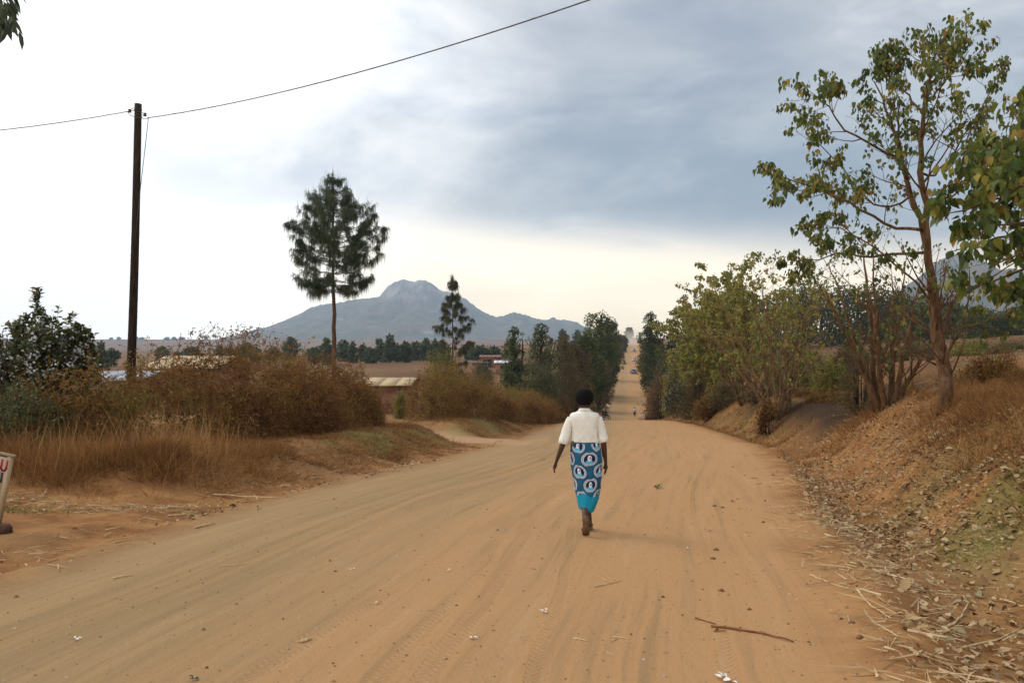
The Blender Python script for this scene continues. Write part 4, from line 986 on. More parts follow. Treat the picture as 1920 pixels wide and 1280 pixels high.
# wooded rise at the right
WR = [(1262, 610, 34, 150), (1345, 590, 60, 190), (1400, 575, 60, 210), (1440, 560, 60, 220), (1472, 540, 60, 230), (1505, 533, 62, 230), (1540, 536, 56, 225), (1575, 534, 60, 230), (1610, 540, 60, 220), (1645, 538, 60, 215), (1680, 545, 60, 215), (1712, 560, 56, 200), (1750, 560, 60, 200), (1795, 575, 60, 190), (1840, 585, 66, 180), (1885, 590, 66, 175), (1925, 580, 60, 170)]
for i, (x, top, w, Y) in enumerate(WR):
    o_ = ['first', 'second', 'third', 'fourth', 'fifth', 'sixth', 'seventh', 'eighth', 'ninth', 'tenth', 'eleventh', 'twelfth', 'thirteenth', 'fourteenth', 'fifteenth', 'sixteenth', 'seventeenth'][i]
    crown_tree('woodland_tree', 'dark green tree of the wooded rise behind the right bank, %s from the left' % o_, 'tree', x, top, 0, w * 1.5, Y, 'round', 'darkgreen', 3000, .0040 * Y, 'dark trees of the wooded rise', trunk=.0, lobes=14, lump=.7)
for i, (x, Y, top, w) in enumerate(((1600, 120, 628, 60), (1720, 110, 640, 60), (1830, 95, 640, 70), (1895, 80, 650, 70), (1480, 130, 632, 70))):
    bush('bush', 'low green field bush behind the right trunks, %s' % ['left of the bare tree', 'beside the fence post', 'right of the tall trunk', 'nearest the right edge', 'far left under the wooded rise'][i], x, Y, top, w, 'darkgreen', 2600, .0026 * Y, seed=60 + i, twigs=.1)

# ------------------------------------------------------------------ grass (stuff)
def grass(name, label, X, Y, Lm, wd, mt, seed, lean=.45, tintb=.45, droop=.5, tuft=0, spread=.1):
    r = np.random.default_rng(seed); n = len(X); ox = oy = 0.; Lc = 1.
    if tuft:                                              # blades gathered into splaying tufts
        c = r.integers(0, max(1, n // tuft), n); Lc = r.uniform(.55, 1.35, n)[c]; ox = r.normal(size=n) * spread; oy = r.normal(size=n) * spread
        X = X[c] + ox; Y = Y[c] + oy; Lm = (Lm[c] if not np.isscalar(Lm) else Lm) * Lc
    z = H(X, Y); L = Lm * r.uniform(.5, 1.3, n)
    d_ = nrm(np.stack([r.normal(size=n) * lean + ox * 3.2, r.normal(size=n) * lean + oy * 3.2, np.ones(n)], 1))
    bend = np.stack([r.normal(size=n), r.normal(size=n), -np.abs(r.normal(size=n)) * .8], 1) * (L * droop * .5)[:, None]
    v, q, tt = strips(np.stack([X, Y, z - .01], 1), d_, L, wd, bend, 2)
    tint = np.repeat(np.clip(tintb + .2 * r.normal(size=n) + .5 * (vn2(X * .7, Y * .7) - .5), 0, 1), 5)
    o = part(name, v, [q, tt], mt, None, {'tint': tint}); tag(o, label, 'grass', kind='stuff'); return o
def scatter(n, x0, x1, y0, y1, fn, seed, pw=1.):
    r = np.random.default_rng(seed); Y = y0 * (y1 / y0) ** r.random(n * 3) if y0 > 0 else r.uniform(y0, y1, n * 3)
    X = r.uniform(x0, x1, n * 3)
    k = r.random(n * 3) < fn(X, Y); return X[k][:n], Y[k][:n]
def cl(X, Y, s, a, b, o=0): return sm(vn2(X * s + o, Y * s + o), a, b)
# tall dry grass in front of the first hedge
f = lambda X, Y: sm(eL(Y) - X, 1.1, 2.2) * cl(X, Y, 1.3, .22, .6) * (Y < 16.5) * sm(Y + 1.6 * fbm(X * .8, Y * .3, 3), 11.3, 12.8)
X, Y = scatter(50000, -15, -4.2, 11.4, 16.5, f, 81)
hl = (.38 + .55 * vn2(X * .8 + 3, Y * .8) ** 1.3) * (.35 + .65 * sm(Y - .25 * X * 0, 11.3, 13.2))
grass('dry_grass', 'tall rusty dry grass in front of the first hedge', X, Y, hl * (1 - .35 * sm(X, -7.5, -5)), .007, M['grass'], 82, .42, .40, tuft=34, spread=.13)
X, Y = scatter(1400, -15, -5.0, 12.0, 15.5, f, 83)
grass('dry_grass', 'scattered tall seeding grass stalks standing above the dry grass', X, Y, .92, .009, M['grass'], 84, .16, .55, .35)
# dead grass mat on the left bank and under the hedges
f = lambda X, Y: sm(eL(Y) - X, .55, 1.2) * (1 - sm(eL(Y) - X, 4.0, 5.5)) * (trk_d(X, Y) > 1.9) * (.25 + .75 * cl(X, Y, 1.1, .15, .5, 9))
X, Y = scatter(84000, -10, 4, 12.5, 62, f, 85)
grass('dry_grass', 'flattened dead grass matted over the left bank below the hedges', X, Y, .20, .012, M['grass'], 86, 1.5, .37, .8, tuft=30, spread=.14)
f = lambda X, Y: sm(eL(Y) - X, .9, 1.5) * (1 - sm(eL(Y) - X, 2.6, 3.6)) * (trk_d(X, Y) > 2.) * cl(X, Y, .8, .35, .62, 4)
X, Y = scatter(26000, -6, 4, 16, 62, f, 87)
grass('green_grass', 'short yellowish green grass along the foot of the left bank', X, Y, .075, .012, M['green'], 88, .8, .62)
# right bank
f = lambda X, Y: sm(X - eR(Y), 1.7, 3.2) * (X < .75 * Y) * cl(X, Y, 1.0, .2, .55, 2) * (1 - burnt_at(X, Y)) * (1 - .55 * sm(Y, 22, 25))
X, Y = scatter(110000, 5, 22, 7.2, 60, f, 89)
grass('dry_grass', 'dry brown grass covering the right bank under the trees', X, Y, .24 + .22 * vn2(X * .9, Y * .9), .009, M['grass'], 90, .55, .38, tuft=26, spread=.11)
f = lambda X, Y: sm(X - eR(Y), .9, 1.8) * (1 - sm(X - eR(Y), 3.2, 4.2)) * cl(X, Y, 1.1, .42, .68, 7)
X, Y = scatter(24000, 3, 8.5, 4.4, 12.5, f, 91)
grass('green_grass', 'short green grass tufts in the shallow ditch at the lower right', X, Y, .055, .006, M['green'], 92, .8, .35)
f = lambda X, Y: (1 - sm(X - eR(Y), 2.6, 4.5)) * sm(X - eR(Y), .2, .9) * cl(X, Y, .9, .2, .5, 7) * (1 - burnt_at(X, Y))
X, Y = scatter(42000, 5, 24, 20, 110, f, 93)
grass('dry_grass', 'thin grass along the right road edge toward the dip', X, Y, .24, .020, M['grass'], 94, .8, .42)
# corn stubble patch leaves (green) at left near sign
X = np.random.default_rng(95).normal(-7.0, .55, 900); Y = np.random.default_rng(96).normal(10.6, .12, 900)
grass('green_grass', 'small green grass tufts behind the wooden sign', X, Y, .07, .008, M['green'], 97, .7, .5)

# ------------------------------------------------------------------ litter (stuff) and single pieces
def curled(n, r): 
    return None
def litter(name, label, X, Y, size, mt, seed, tintb=.5, lift=.02):
    r = np.random.default_rng(seed); n = len(X); z = H(X, Y) + r.uniform(.0, lift, n)
    dr = nrm(np.stack([r.normal(size=n), r.normal(size=n), r.normal(size=n) * .35], 1)); nm = nrm(np.stack([r.normal(size=n) * .6, r.normal(size=n) * .6, np.ones(n)], 1))
    L = size * np.clip(r.lognormal(-.35, .45, n), .3, 2.0); pr = LEAF.copy()
    v, f_ = leaves(np.stack([X, Y, z + .01], 1), dr, nm, L, L * r.uniform(.5, 1.1, n), simple=False)
    tint = np.repeat(np.clip(tintb + .27 * r.normal(size=n), 0, 1), 7)
    o = part(name, v, f_, mt, None, {'tint': tint}, False); tag(o, label, 'fallen leaves', kind='stuff'); return o
f = lambda X, Y: (sm(X - eR(Y), .05, .5) * (1 - sm(X - eR(Y), 1.7, 3.6)) * sm(Y, 7.5, 10) * (.30 + .7 * cl(X, Y, 1.25, .34, .60)) + .16 * sm(X - eR(Y), .0, .4) * (1 - sm(X - eR(Y), 3.5, 4.5))) * (1 - sm(Y, 19, 27))
X, Y = scatter(28000, 2, 12, 4.5, 27, f, 101)
litter('leaf_litter', 'drift of curled grey brown fallen leaves in the right hand ditch', X, Y, .056, M['litter'], 102, .60, .05)
f = lambda X, Y: sm(X - eR(Y), 1.0, 3.) * (1 - sm(X - eR(Y), 6, 8)) * cl(X, Y, 1.1, .42, .62, 8)
X, Y = scatter(6000, 5, 18, 8, 30, f, 103)
litter('leaf_litter', 'fallen leaves scattered up the right bank', X, Y, .08, M['litter'], 104, .4)
f = lambda X, Y: np.exp(-((eL(Y) - X - .12) / .16) ** 2) * cl(X, Y, .5, .25, .45, 5)
X, Y = scatter(4500, -5, 2, 9.6, 30, f, 105)
litter('leaf_litter', 'line of grey fallen leaves along the left road edge', X, Y, .065, M['litter'], 106, .55, .03)
def straw(name, label, X, Y, L, seed, wd=.009, tintb=.6):
    r = np.random.default_rng(seed); n = len(X); z = H(X, Y) + r.uniform(.003, .03, n)
    a = r.uniform(0, 6.28, n); d_ = np.stack([np.cos(a), np.sin(a), r.normal(size=n) * .12], 1); LL = L * r.uniform(.3, 1.4, n)
    v, q, tt = strips(np.stack([X, Y, z], 1), d_, LL, wd * r.uniform(.6, 2., n), np.stack([r.normal(size=n), r.normal(size=n), r.normal(size=n) * .1], 1) * (LL * .15)[:, None], 2)
    # lay the blades flat
    tint = np.repeat(np.clip(tintb + .22 * r.normal(size=n), 0, 1), 5)
    o = part(name, v, [q, tt], M['straw'], None, {'tint': tint}); tag(o, label, 'straw', kind='stuff'); return o
f = lambda X, Y: np.exp(-((X - eR(Y) - .10 - .18 * (vn2(Y * .9, Y * 0) - .3)) / (.17 + .02 * Y)) ** 2) * (.35 + .65 * cl(X, Y, 1.8, .35, .6, 6)) * (1 - sm(Y, 9, 20))
X, Y = scatter(5200, 1.8, 7, 4.3, 20, f, 111)
straw('straw_litter', 'band of pale straw and maize stalk pieces along the right road edge', X, Y, .22, 112)
f = lambda X, Y: (sm(X - eR(Y), .0, .5) * (1 - sm(X - eR(Y), 3., 4.2)) * .5)
X, Y = scatter(3600, 2, 9, 4.3, 14, f, 113)
straw('straw_litter', 'loose straw scattered over the shallow ditch at the lower right', X, Y, .16, 114, .006)
f = lambda X, Y: np.exp(-((eL(Y) - X - .55) / .45) ** 2) * (.3 + .7 * cl(X, Y, 1.2, .4, .6, 3))
X, Y = scatter(2200, -6.5, 2, 5.5, 26, f, 115)
straw('straw_litter', 'dry stalks and straw along the left road edge', X, Y, .22, 116, .009)
f = lambda X, Y: np.exp(-((Y - 11.3 + .4 * vn2(X, X * 0)) / .28) ** 2)
X, Y = scatter(3500, -13, -4.4, 10.2, 12.6, f, 117)
straw('straw_litter', 'pale trampled straw at the foot of the tall dry grass', X, Y, .18, 118, .008)
f = lambda X, Y: .5 * cl(X, Y, .4, .3, .8) + .25 * sm(X - eR(Y), -1.6, 0)
X, Y = scatter(420, -5, 7, 4.4, 22, f, 119)
kk = (X < eR(Y)) & (X > eL(Y)); X = X[kk]; Y = Y[kk]
straw('chaff', 'tiny bits of chaff and twig strewn over the dusty roadway', X, Y, .05, 120, .006, .45)

def pebble_mesh(r):
    bm = MB(); k = 7; rings = []
    v = []
    for i, (zz, rr) in enumerate(((0, .55), (.18, .95), (.42, .85), (.62, .45))):
        for j in range(k):
            a = j / k * 6.283; q = rr * (1 + r.normal() * .13); v.append([math.cos(a) * q, math.sin(a) * q * .8, zz])
    v.append([0, 0, .68]); fq = []; ft = []
    for i in range(3):
        for j in range(k): fq.append([i * k + j, i * k + (j + 1) % k, (i + 1) * k + (j + 1) % k, (i + 1) * k + j])
    for j in range(k): ft.append([3 * k + j, 3 * k + (j + 1) % k, 4 * k])
    return A(v), [A(fq), A(ft)]
M['stone'] = flat('red_clod', (.24, .12, .06), .95, .05, var=.35, scale=14, bump=.5)
r_ = np.random.default_rng(5); pv_, pf_ = pebble_mesh(r_)
peb = raw_mesh('clod', pv_, pf_, M['stone'], None, True)
r_ = np.random.default_rng(6)
for i in range(60):
    Y = 4.6 * (24 / 4.6) ** r_.random(); X = float(eR(Y)) + r_.uniform(-1.3, .6) if i % 3 else float(eL(Y)) - r_.uniform(-.5, 2.2)
    o = link('earth_clod', peb, None, on_ground(X, Y, -.003)); s_ = r_.uniform(.014, .036); o.scale = (s_, s_ * r_.uniform(.7, 1), s_ * 1.15); o.rotation_euler = (0, 0, r_.uniform(0, 6))
    tag(o, 'small reddish clod of earth lying along the road margin', 'clod', 'clods of earth along the road margins')
r_ = np.random.default_rng(77); n = 5200; Yg = 4.4 * (30 / 4.4) ** r_.random(n); lf_, rt_ = eL(Yg), eR(Yg); kx = r_.beta(.55, .5, n); Xg = lf_ - .8 + (rt_ - lf_ + 1.4) * kx; Zg = H(Xg, Yg)
oct_ = A([[1, 0, 0], [0, 1, 0], [-1, 0, 0], [0, -1, 0], [0, 0, .8], [0, 0, -.6]], float); ot = A([[0, 1, 4], [1, 2, 4], [2, 3, 4], [3, 0, 4]])
sz = np.clip(r_.lognormal(-5.15, .45, n), .003, .022); a_ = r_.uniform(0, 6.28, n); base_ = oct_[None, :5] * (1 + r_.normal(size=(n, 5, 3)) * .22) * sz[:, None, None]
gx = base_[..., 0] * np.cos(a_)[:, None] - base_[..., 1] * np.sin(a_)[:, None]; gy = base_[..., 0] * np.sin(a_)[:, None] + base_[..., 1] * np.cos(a_)[:, None]
gv = np.stack([gx + Xg[:, None], gy + Yg[:, None], base_[..., 2] + Zg[:, None] + .001], -1).reshape(-1, 3)
M['gravel'] = foliage_mat('loose_gravel', [(0, (.10, .055, .03)), (.5, (.24, .14, .07)), (1, (.42, .33, .24))], 0, .9, .1)
o = part('gravel', gv, (np.arange(n) * 5)[:, None, None] + ot[None], M['gravel'], None, {'tint': np.repeat(r_.random(n), 5)}) if False else part('gravel', gv, ((np.arange(n) * 5)[:, None, None] + ot[None]).reshape(-1, 3), M['gravel'], None, {'tint': np.repeat(r_.random(n), 5)})
tag(o, 'loose grit and small stones over the dusty roadway', 'gravel', kind='stuff')
# larger single dead leaves, lower right
dl = []
for tn in (.25, .45, .62, .75):
    v = heart = A([[0, -.02, .0], [-.25, .0, .16], [-.42, .25, .22], [-.28, .62, .14], [0, 1, .18], [.28, .62, .16], [.44, .25, .26], [.25, .0, .12], [0, .25, 0], [0, .6, .02]], float)
    ff = A([[0, 8, 1], [1, 8, 2], [2, 8, 9], [2, 9, 3], [3, 9, 4], [4, 9, 5], [5, 9, 6], [6, 9, 8], [6, 8, 7], [7, 8, 0]])
    dl.append(raw_mesh('dead_leaf', v, ff, M['litter'], {'tint': np.full(10, tn)}, False))
r_ = np.random.default_rng(16)
for i in range(130):
    Y = r_.uniform(4.6, 9.5); X = float(eR(Y)) + r_.uniform(.1, 2.6)
    if X / Y > .66: X = .64 * Y - r_.uniform(0, .8)
    if X < eR(Y): continue
    o = link('dead_leaf', dl[i % 4], None, on_ground(X, Y, .012)); s_ = r_.uniform(.038, .080); o.scale = (s_, s_, s_); o.rotation_euler = (r_.uniform(-.4, .4), r_.uniform(-.4, .4), r_.uniform(0, 6.28))
    tag(o, 'curled dry grey brown leaf lying in the shallow ditch at the lower right', 'leaf', 'large dead leaves in the lower right ditch')

def gpt(x, y):
    """ground point seen at pixel x, y"""
    k = (HZ - y) / F; Yv = 4.
    lo, hi = 3.5, 70.
    dd = np.linspace(lo, hi, 6000); zz = H((x - 960) / F * dd, dd); m_ = np.where(zz - k * dd > 0)[0]
    Yv = dd[m_[0]] if len(m_) else 20.
    return A([(x - 960) / F * Yv, Yv, H1((x - 960) / F * Yv, Yv)])
M['stickm'] = flat('dry_stick', (.20, .09, .04), .9, .1, var=.4, scale=20, stretch=(1, 1, 1))
M['strawm'] = flat('pale_stalk', (.55, .40, .22), .85, .15, var=.2, scale=15)
M['white'] = flat('white_scrap', (.72, .68, .62), .8, .2, var=.12)
M['greenleaf'] = flat('green_leaf', (.10, .12, .03), .6, .3, var=.4, scale=30)
def stick(name, label, cat, pix, r0, m_, fork=None):
    pts = A([gpt(x, y) for x, y in pix]); pts[:, 2] += r0 * .9; root = MB()
    kk = np.linspace(0, 1, 10); pp = np.stack([np.interp(kk, np.linspace(0, 1, len(pts)), pts[:, i]) for i in range(3)], 1); pp[1:-1] += rg.normal(size=(8, 3)) * r0 * .25
    root.tube(pp, np.linspace(r0, r0 * .5, 10), 7)
    if fork:
        q = A([gpt(x, y) for x, y in fork]); q[:, 2] += r0 * .9; root.tube(q, np.linspace(r0 * .7, r0 * .3, len(q)), 6)
    ctr = pp.mean(0); e = root.make(name, m_, None, True)
    me = e.data; vv = np.empty(len(me.vertices) * 3); me.vertices.foreach_get('co', vv); vv = vv.reshape(-1, 3) - ctr; me.vertices.foreach_set('co', vv.ravel()); e.location = ctr
    tag(e, label, cat)
stick('stick', 'long bare brown stick lying on the road at lower right', 'stick', [(1333, 1175), (1380, 1180), (1430, 1188), (1487, 1204)], .010, M['stickm'], [(1345, 1180), (1338, 1184), (1360, 1183)])
stick('stick', 'short brown stick just left of the long bare stick', 'stick', [(1303, 1159), (1340, 1169)], .006, M['stickm'])
stick('stalk', 'pale forked stalk with a green end on the road below the woman', 'stalk', [(1115, 1100), (1140, 1095), (1166, 1088)], .006, M['strawm'], [(1142, 1092), (1123, 1081)])
stick('stalk', 'pale straw stalk lying on the left half of the road', 'stalk', [(418, 1061), (467, 1057)], .006, M['strawm'])
stick('stalk', 'broken pale stalk near the left road edge', 'stalk', [(212, 1085), (252, 1078)], .008, M['strawm'])
stick('stalk', 'short thick pale stalk at the bottom of the road', 'stalk', [(565, 1205), (585, 1198)], .010, M['strawm'])
stick('stalk', 'small forked tan stalk left of the long brown stick', 'stalk', [(1148, 1194), (1178, 1197)], .005, M['strawm'], [(1158, 1196), (1144, 1203)])
stick('stalk', 'short tan stalk left of the small forked one', 'stalk', [(1076, 1196), (1100, 1201)], .006, M['strawm'])
stick('stalk', 'long pale maize stalk lying across the left edge leaf drift', 'stalk', [(400, 928), (455, 932), (520, 934)], .014, M['strawm'])
stick('stalk', 'pale maize stalk on the left apron beside the leaf drift', 'stalk', [(315, 968), (362, 964)], .012, M['strawm'])
stick('stalk', 'second pale stalk on the left apron, nearer the road', 'stalk', [(366, 990), (403, 981)], .012, M['strawm'])
stick('stalk', 'long straw stem at the edge of the right hand ditch', 'stalk', [(1518, 1077), (1560, 1095), (1600, 1106), (1650, 1104)], .006, M['strawm'])
stick('stalk', 'pale curved stem crossing the straw at lower right', 'stalk', [(1605, 1105), (1630, 1135), (1670, 1160)], .009, M['strawm'])
stick('stalk', 'thick pale stalk near the right edge of the picture', 'stalk', [(1860, 1122), (1890, 1130), (1918, 1138)], .012, M['strawm'])
stick('stalk', 'bent dry maize stalk at the lower right among the leaves', 'stalk', [(1775, 1175), (1800, 1160), (1815, 1130)], .010, M['strawm'])
stick('stalk', 'straw stem reaching to the right edge at lower right', 'stalk', [(1800, 1215), (1870, 1200), (1916, 1175)], .008, M['strawm'])
def scrap(name, label, cat, x, y, sz, mats, n=7, seed=0, up=.5):
    c = gpt(x, y); r = np.random.default_rng(seed + int(x)); m_ = MB()
    for i in range(n):
        p = c + A([r.normal() * sz * .35, r.normal() * sz * .35, .008 + abs(r.normal()) * sz * .12])
        dr = nrm(A([r.normal(), r.normal(), r.random() * up])[None]); v, f_ = leaves(p[None], dr, nrm(A([[r.normal() * .5, r.normal() * .5, 1.]])), sz * r.uniform(.5, 1), sz * r.uniform(.3, .6), simple=False); m_.add(v, None, f_)
    o = m_.make(name, mats); me = o.data; vv = np.empty(len(me.vertices) * 3); me.vertices.foreach_get('co', vv); vv = vv.reshape(-1, 3) - c; me.vertices.foreach_set('co', vv.ravel()); o.location = c
    tag(o, label, cat)
scrap('leaf_clump', 'crumpled green leaf clump on the road right of the woman', 'leaves', 1233, 915, .11, M['greenleaf'], 10, up=1.)
scrap('leaf_scrap', 'small yellow green leaf on the road left of the woman', 'leaf', 1017, 862, .08, M['greenleaf'], 4)
scrap('husk', 'white crumpled maize husk on the road below the woman', 'husk', 1025, 1149, .04, M['white'], 5)
scrap('husk', 'tan crumpled husk at the bottom edge of the road', 'husk', 1360, 1275, .06, M['white'], 8)
scrap('husk', 'pale husk scrap on the road left of the bottom centre', 'husk', 885, 1196, .045, M['white'], 5)
scrap('husk', 'white scrap on the middle of the road right of the tyre track', 'husk', 1292, 1029, .03, M['white'], 4)
scrap('husk', 'orange tan husk on the left centre of the road', 'husk', 706, 1131, .045, M['strawm'], 4)
scrap('husk', 'small pale husk at lower left of the road', 'husk', 141, 1198, .04, M['white'], 4)
scrap('husk', 'tiny white scrap near the centre of the road', 'husk', 660, 1068, .03, M['white'], 3)
scrap('husk', 'tan husk left of the tyre tracks near the woman', 'husk', 838, 1070, .04, M['strawm'], 4)
M['purple'] = flat('purple_plastic', (.16, .07, .14), .5, .4, var=.2)
scrap('plastic_scrap', 'small purple plastic scrap on the right of the road', 'litter', 1330, 996, .05, M['purple'], 5)
scrap('dark_leaf', 'dark shrivelled leaf at the bottom left of the road', 'leaf', 362, 1276, .045, flat('dark_leaf', (.03, .025, .03), .7), 5)
scrap('dark_leaf', 'small brown leaf on the road left of the woman', 'leaf', 907, 1078, .05, M['stickm'], 3)

# ------------------------------------------------------------------ utility pole and lines
M['polewood'] = bark('creosoted_wood', (.016, .010, .007), (.040, .024, .016))
M['wire'] = flat('weathered_wire', (.055, .05, .05), .6, .3, var=.1)
M['insul'] = flat('dark_insulator', (.03, .022, .02), .35, .5, var=.1)
pb = A([(239 - 960) / F * 20, 20, 0]); pb[2] = H1(pb[0], 20) - .3; ptop = T(257, 194, 20)
root = thing('utility_pole', 'dark leaning wooden utility pole behind the first hedge', 'utility pole', tuple(pb))
m_ = MB(); pts = np.linspace(pb, ptop, 14); pts[:, 0] += .03 * np.sin(np.linspace(0, 3.1, 14)); m_.tube(pts, np.linspace(.112, .084, 14), 14); m_.make('shaft', M['polewood'], root, True)
for sgn, xx, yy in ((-1, 241, 207), (1, 270, 214)):
    c = T(xx, yy, 20); c2 = T(257, yy - 2, 20) + A([0, -.09, 0])
    m_ = MB(); m_.loft([(c[0], c[1], c[2] - .045, .018, .018), (c[0], c[1], c[2] - .035, .045, .045), (c[0], c[1], c[2], .028, .028), (c[0], c[1], c[2] + .03, .045, .045), (c[0], c[1], c[2] + .045, .018, .018)], 12)
    ins = m_.make('insulator', M['insul'], root, True)
    m_ = MB(); m_.tube([c + A([0, 0, .02]), (c + c2) / 2 + A([0, -.03, .03]), c2 + A([0, 0, .03])], .008, 6); m_.tube([c - A([0, 0, .02]), (c + c2) / 2 + A([0, -.03, -.03]), c2 - A([0, 0, .03])], .008, 6)
    m_.make('bracket', M['wire'], ins, True)
for yy in (205, 218):                                                  # wire turns round the shaft
    c = T(257, yy, 20); a = np.linspace(0, 6.283, 20); m_ = MB(); m_.tube(np.stack([c[0] + .096 * np.cos(a), c[1] + .096 * np.sin(a), c[2] + .01 * np.sin(a)], 1), .007, 5); m_.make('binding_wire', M['wire'], root, True)
m_ = MB(); m_.tube([T(276, 218, 20), T(276, 224, 20), T(270, 280, 19.97), T(262, 350, 19.95), T(257, 400, 19.93), T(253, 445, 19.92)], .009, 6); m_.make('down_wire', M['wire'], root, True)
m_ = MB(); m_.tube([T(236, 208, 19.95), T(243, 216, 19.86), T(255, 219, 19.84), T(266, 221, 19.86), T(276, 221.5, 19.95)], .008, 6); m_.make('jumper', M['wire'], root, True)
tt_ = np.linspace(0, 1.9, 60); e0 = T(275, 220, 19.95)
pw = np.stack([e0[0] + (1 - e0[0]) * tt_, e0[1] + (12 - e0[1]) * tt_, e0[2] + (-.80 * .823 - .56 + .26 * .56) * 0 + (-1.383) * tt_ + .823 * tt_ ** 2], 1)
m_ = MB(); m_.tube(pw, .0105, 6); m_.tube(pw + np.stack([.012 * np.sin(tt_ * 90), .012 * np.cos(tt_ * 90), .012 * np.sin(tt_ * 90)], 1), .006, 5)
o = m_.make('power_line', M['wire'], None, True); tag(o, 'twisted overhead cable sagging from the pole up across the road', 'cable')
tt_ = np.linspace(0, 1, 30); e1 = T(238, 208, 20); e2 = T(-260, 262, 19.2)
m_ = MB(); m_.tube(e1 + (e2 - e1) * tt_[:, None] - A([0, 0, 1]) * (.12 * 4 * tt_ * (1 - tt_))[:, None], .0105, 6)
o = m_.make('power_line', M['wire'], None, True); tag(o, 'overhead cable running from the pole out of the left edge', 'cable')

# ------------------------------------------------------------------ wooden sign at the left edge
M['board'] = flat('painted_board', (.58, .50, .40), .75, .2, var=.18, scale=5, bump=.1)
M['framew'] = flat('pale_timber', (.42, .31, .19), .8, .2, var=.25, scale=6, stretch=(1, 1, .15), bump=.2)
M['redp'] = flat('red_paint', (.42, .03, .03), .7, var=.12)
M['blackp'] = flat('black_paint', (.03, .03, .035), .7, var=.1)
SY = 9.0
sb = A([(2 - 960) / F * SY, SY, 0]); sb[2] = H1(sb[0], SY)
root = thing('sign', 'leaning wooden sign cut by the left edge, ending in red AU and black NI', 'sign', tuple(sb))
def frame_pt(x, y, o=0.): return T(x, y, SY + o)
ul = A(T(24, 857, SY)) ; ur_b = A(T(2, 975, SY))
ax = nrm(A(T(24, 857, SY)) - A(T(2, 975, SY)))                    # up along the leaning post
rt = nrm(A([ax[2], 0, -ax[0]])) ; rt = nrm(rt + A([0, 0, -.02]))
tr_ = T(24, 856, SY); Lp = (tr_[2] - sb[2]) / ax[2]
def sbox(mb, c, w, dpt, h): mb.box(c, (w, dpt, h), rot=np.stack([rt, [0, 1, 0], ax], 1)); return mb
pc = tr_ - ax * Lp / 2 - rt * .02
m_ = MB(); sbox(m_, pc, .045, .05, Lp); m_.make('post', M['framew'], root)
pc2 = pc - rt * .95; m_ = MB(); sbox(m_, pc2, .045, .05, Lp); m_.make('post', M['framew'], root)
m_ = MB(); sbox(m_, tr_ - rt * .49 + ax * .012, 1.02, .055, .022); m_.make('top_rail', M['framew'], root)
m_ = MB(); sbox(m_, tr_ - rt * .49 - ax * .205 + A([0, -.012, 0]), .90, .018, .37); bd = m_.make('board', M['board'], root)
m_ = MB(); sbox(m_, pc - rt * .12 - ax * Lp * .25 + A([0, .06, 0]), .035, .04, Lp * .55); m_.make('brace', M['framew'], root)
m_ = MB(); sbox(m_, A([sb[0] - .45, SY + .0, sb[2] + .03]), 1.0, .09, .05); m_.make('foot_rail', M['framew'], root)
def letter(strokes, org, sc, mt, nm):
    for ch in strokes:
        m_ = MB()
        for (x0, y0, x1, y1) in ch:
            a = org + rt * x0 * sc + ax * y0 * sc; b = org + rt * x1 * sc + ax * y1 * sc; dv = b - a; L = np.linalg.norm(dv); dv = dv / L; sd_ = np.cross(dv, [0, 1, 0])
            m_.box((a + b) / 2, (.022, .004, L + .012), rot=np.stack([sd_, [0, 1, 0], dv], 1))
        m_.make(nm, mt, bd)
CH = {'A': [(0, 0, .3, 1), (.3, 1, .6, 0), (.13, .38, .47, .38)], 'U': [(0, 1, 0, .2), (0, .2, .15, 0), (.15, 0, .4, 0), (.4, 0, .52, .2), (.52, .2, .52, 1)], 'N': [(0, 0, 0, 1), (0, 1, .5, 0), (.5, 0, .5, 1)], 'I': [(.05, 0, .05, 1)]}
def word(wd, right, up_, sc, mt):
    org = tr_ - rt * right - ax * up_ + A([0, -.026, 0]); x = 0
    for c_ in wd:
        letter([[(a + x, b, c + x, d_) for a, b, c, d_ in CH[c_]]], org, sc, mt, 'letter'); x += .8
word('AU', .185, .165, .115, M['redp']); word('NI', .155, .30, .105, M['blackp'])
m_ = MB(); c0 = gpt(2, 998); m_.loft([(c0[0], c0[1], c0[2] - .02, .13, .09), (c0[0] + .01, c0[1], c0[2] + .05, .12, .08), (c0[0] + .03, c0[1], c0[2] + .09, .07, .05)], 9)
o = m_.make('stone', flat('brown_stone', (.09, .05, .035), .9, .1, var=.4, scale=9, bump=.5), None, False); tag(o, 'dark brown stone weighing down the foot of the wooden sign', 'stone')

# ------------------------------------------------------------------ people
def skinned(name, verts, edges, radii, mt, parent, sub=2, loc=(0, 0, 0)):
    me = bpy.data.meshes.new(name); me.from_pydata([tuple(v) for v in verts], edges, []); me.materials.append(mt)
    o = bpy.data.objects.new(name, me); COL.objects.link(o); o.parent = parent; o.location = loc
    md = o.modifiers.new('skin', 'SKIN'); md.use_smooth_shade = True
    if not me.skin_vertices: 
        bpy.context.view_layer.objects.active = o
    for i, r in enumerate(radii):
        r = (r, r) if np.isscalar(r) else r
        me.skin_vertices[0].data[i].radius = r
    me.skin_vertices[0].data[0].use_root = True
    ms = o.modifiers.new('subsurf', 'SUBSURF'); ms.levels = sub; ms.render_levels = sub
    return o
M['skin'] = flat('dark_skin', (.060, .028, .018), .5, .4, var=.15, scale=25)
M['hair'] = flat('black_hair', (.006, .005, .005), .9, .1, var=.3, scale=60, bump=.6)
M['sole'] = flat('worn_sole', (.16, .095, .05), .8, .2, var=.3, scale=18)
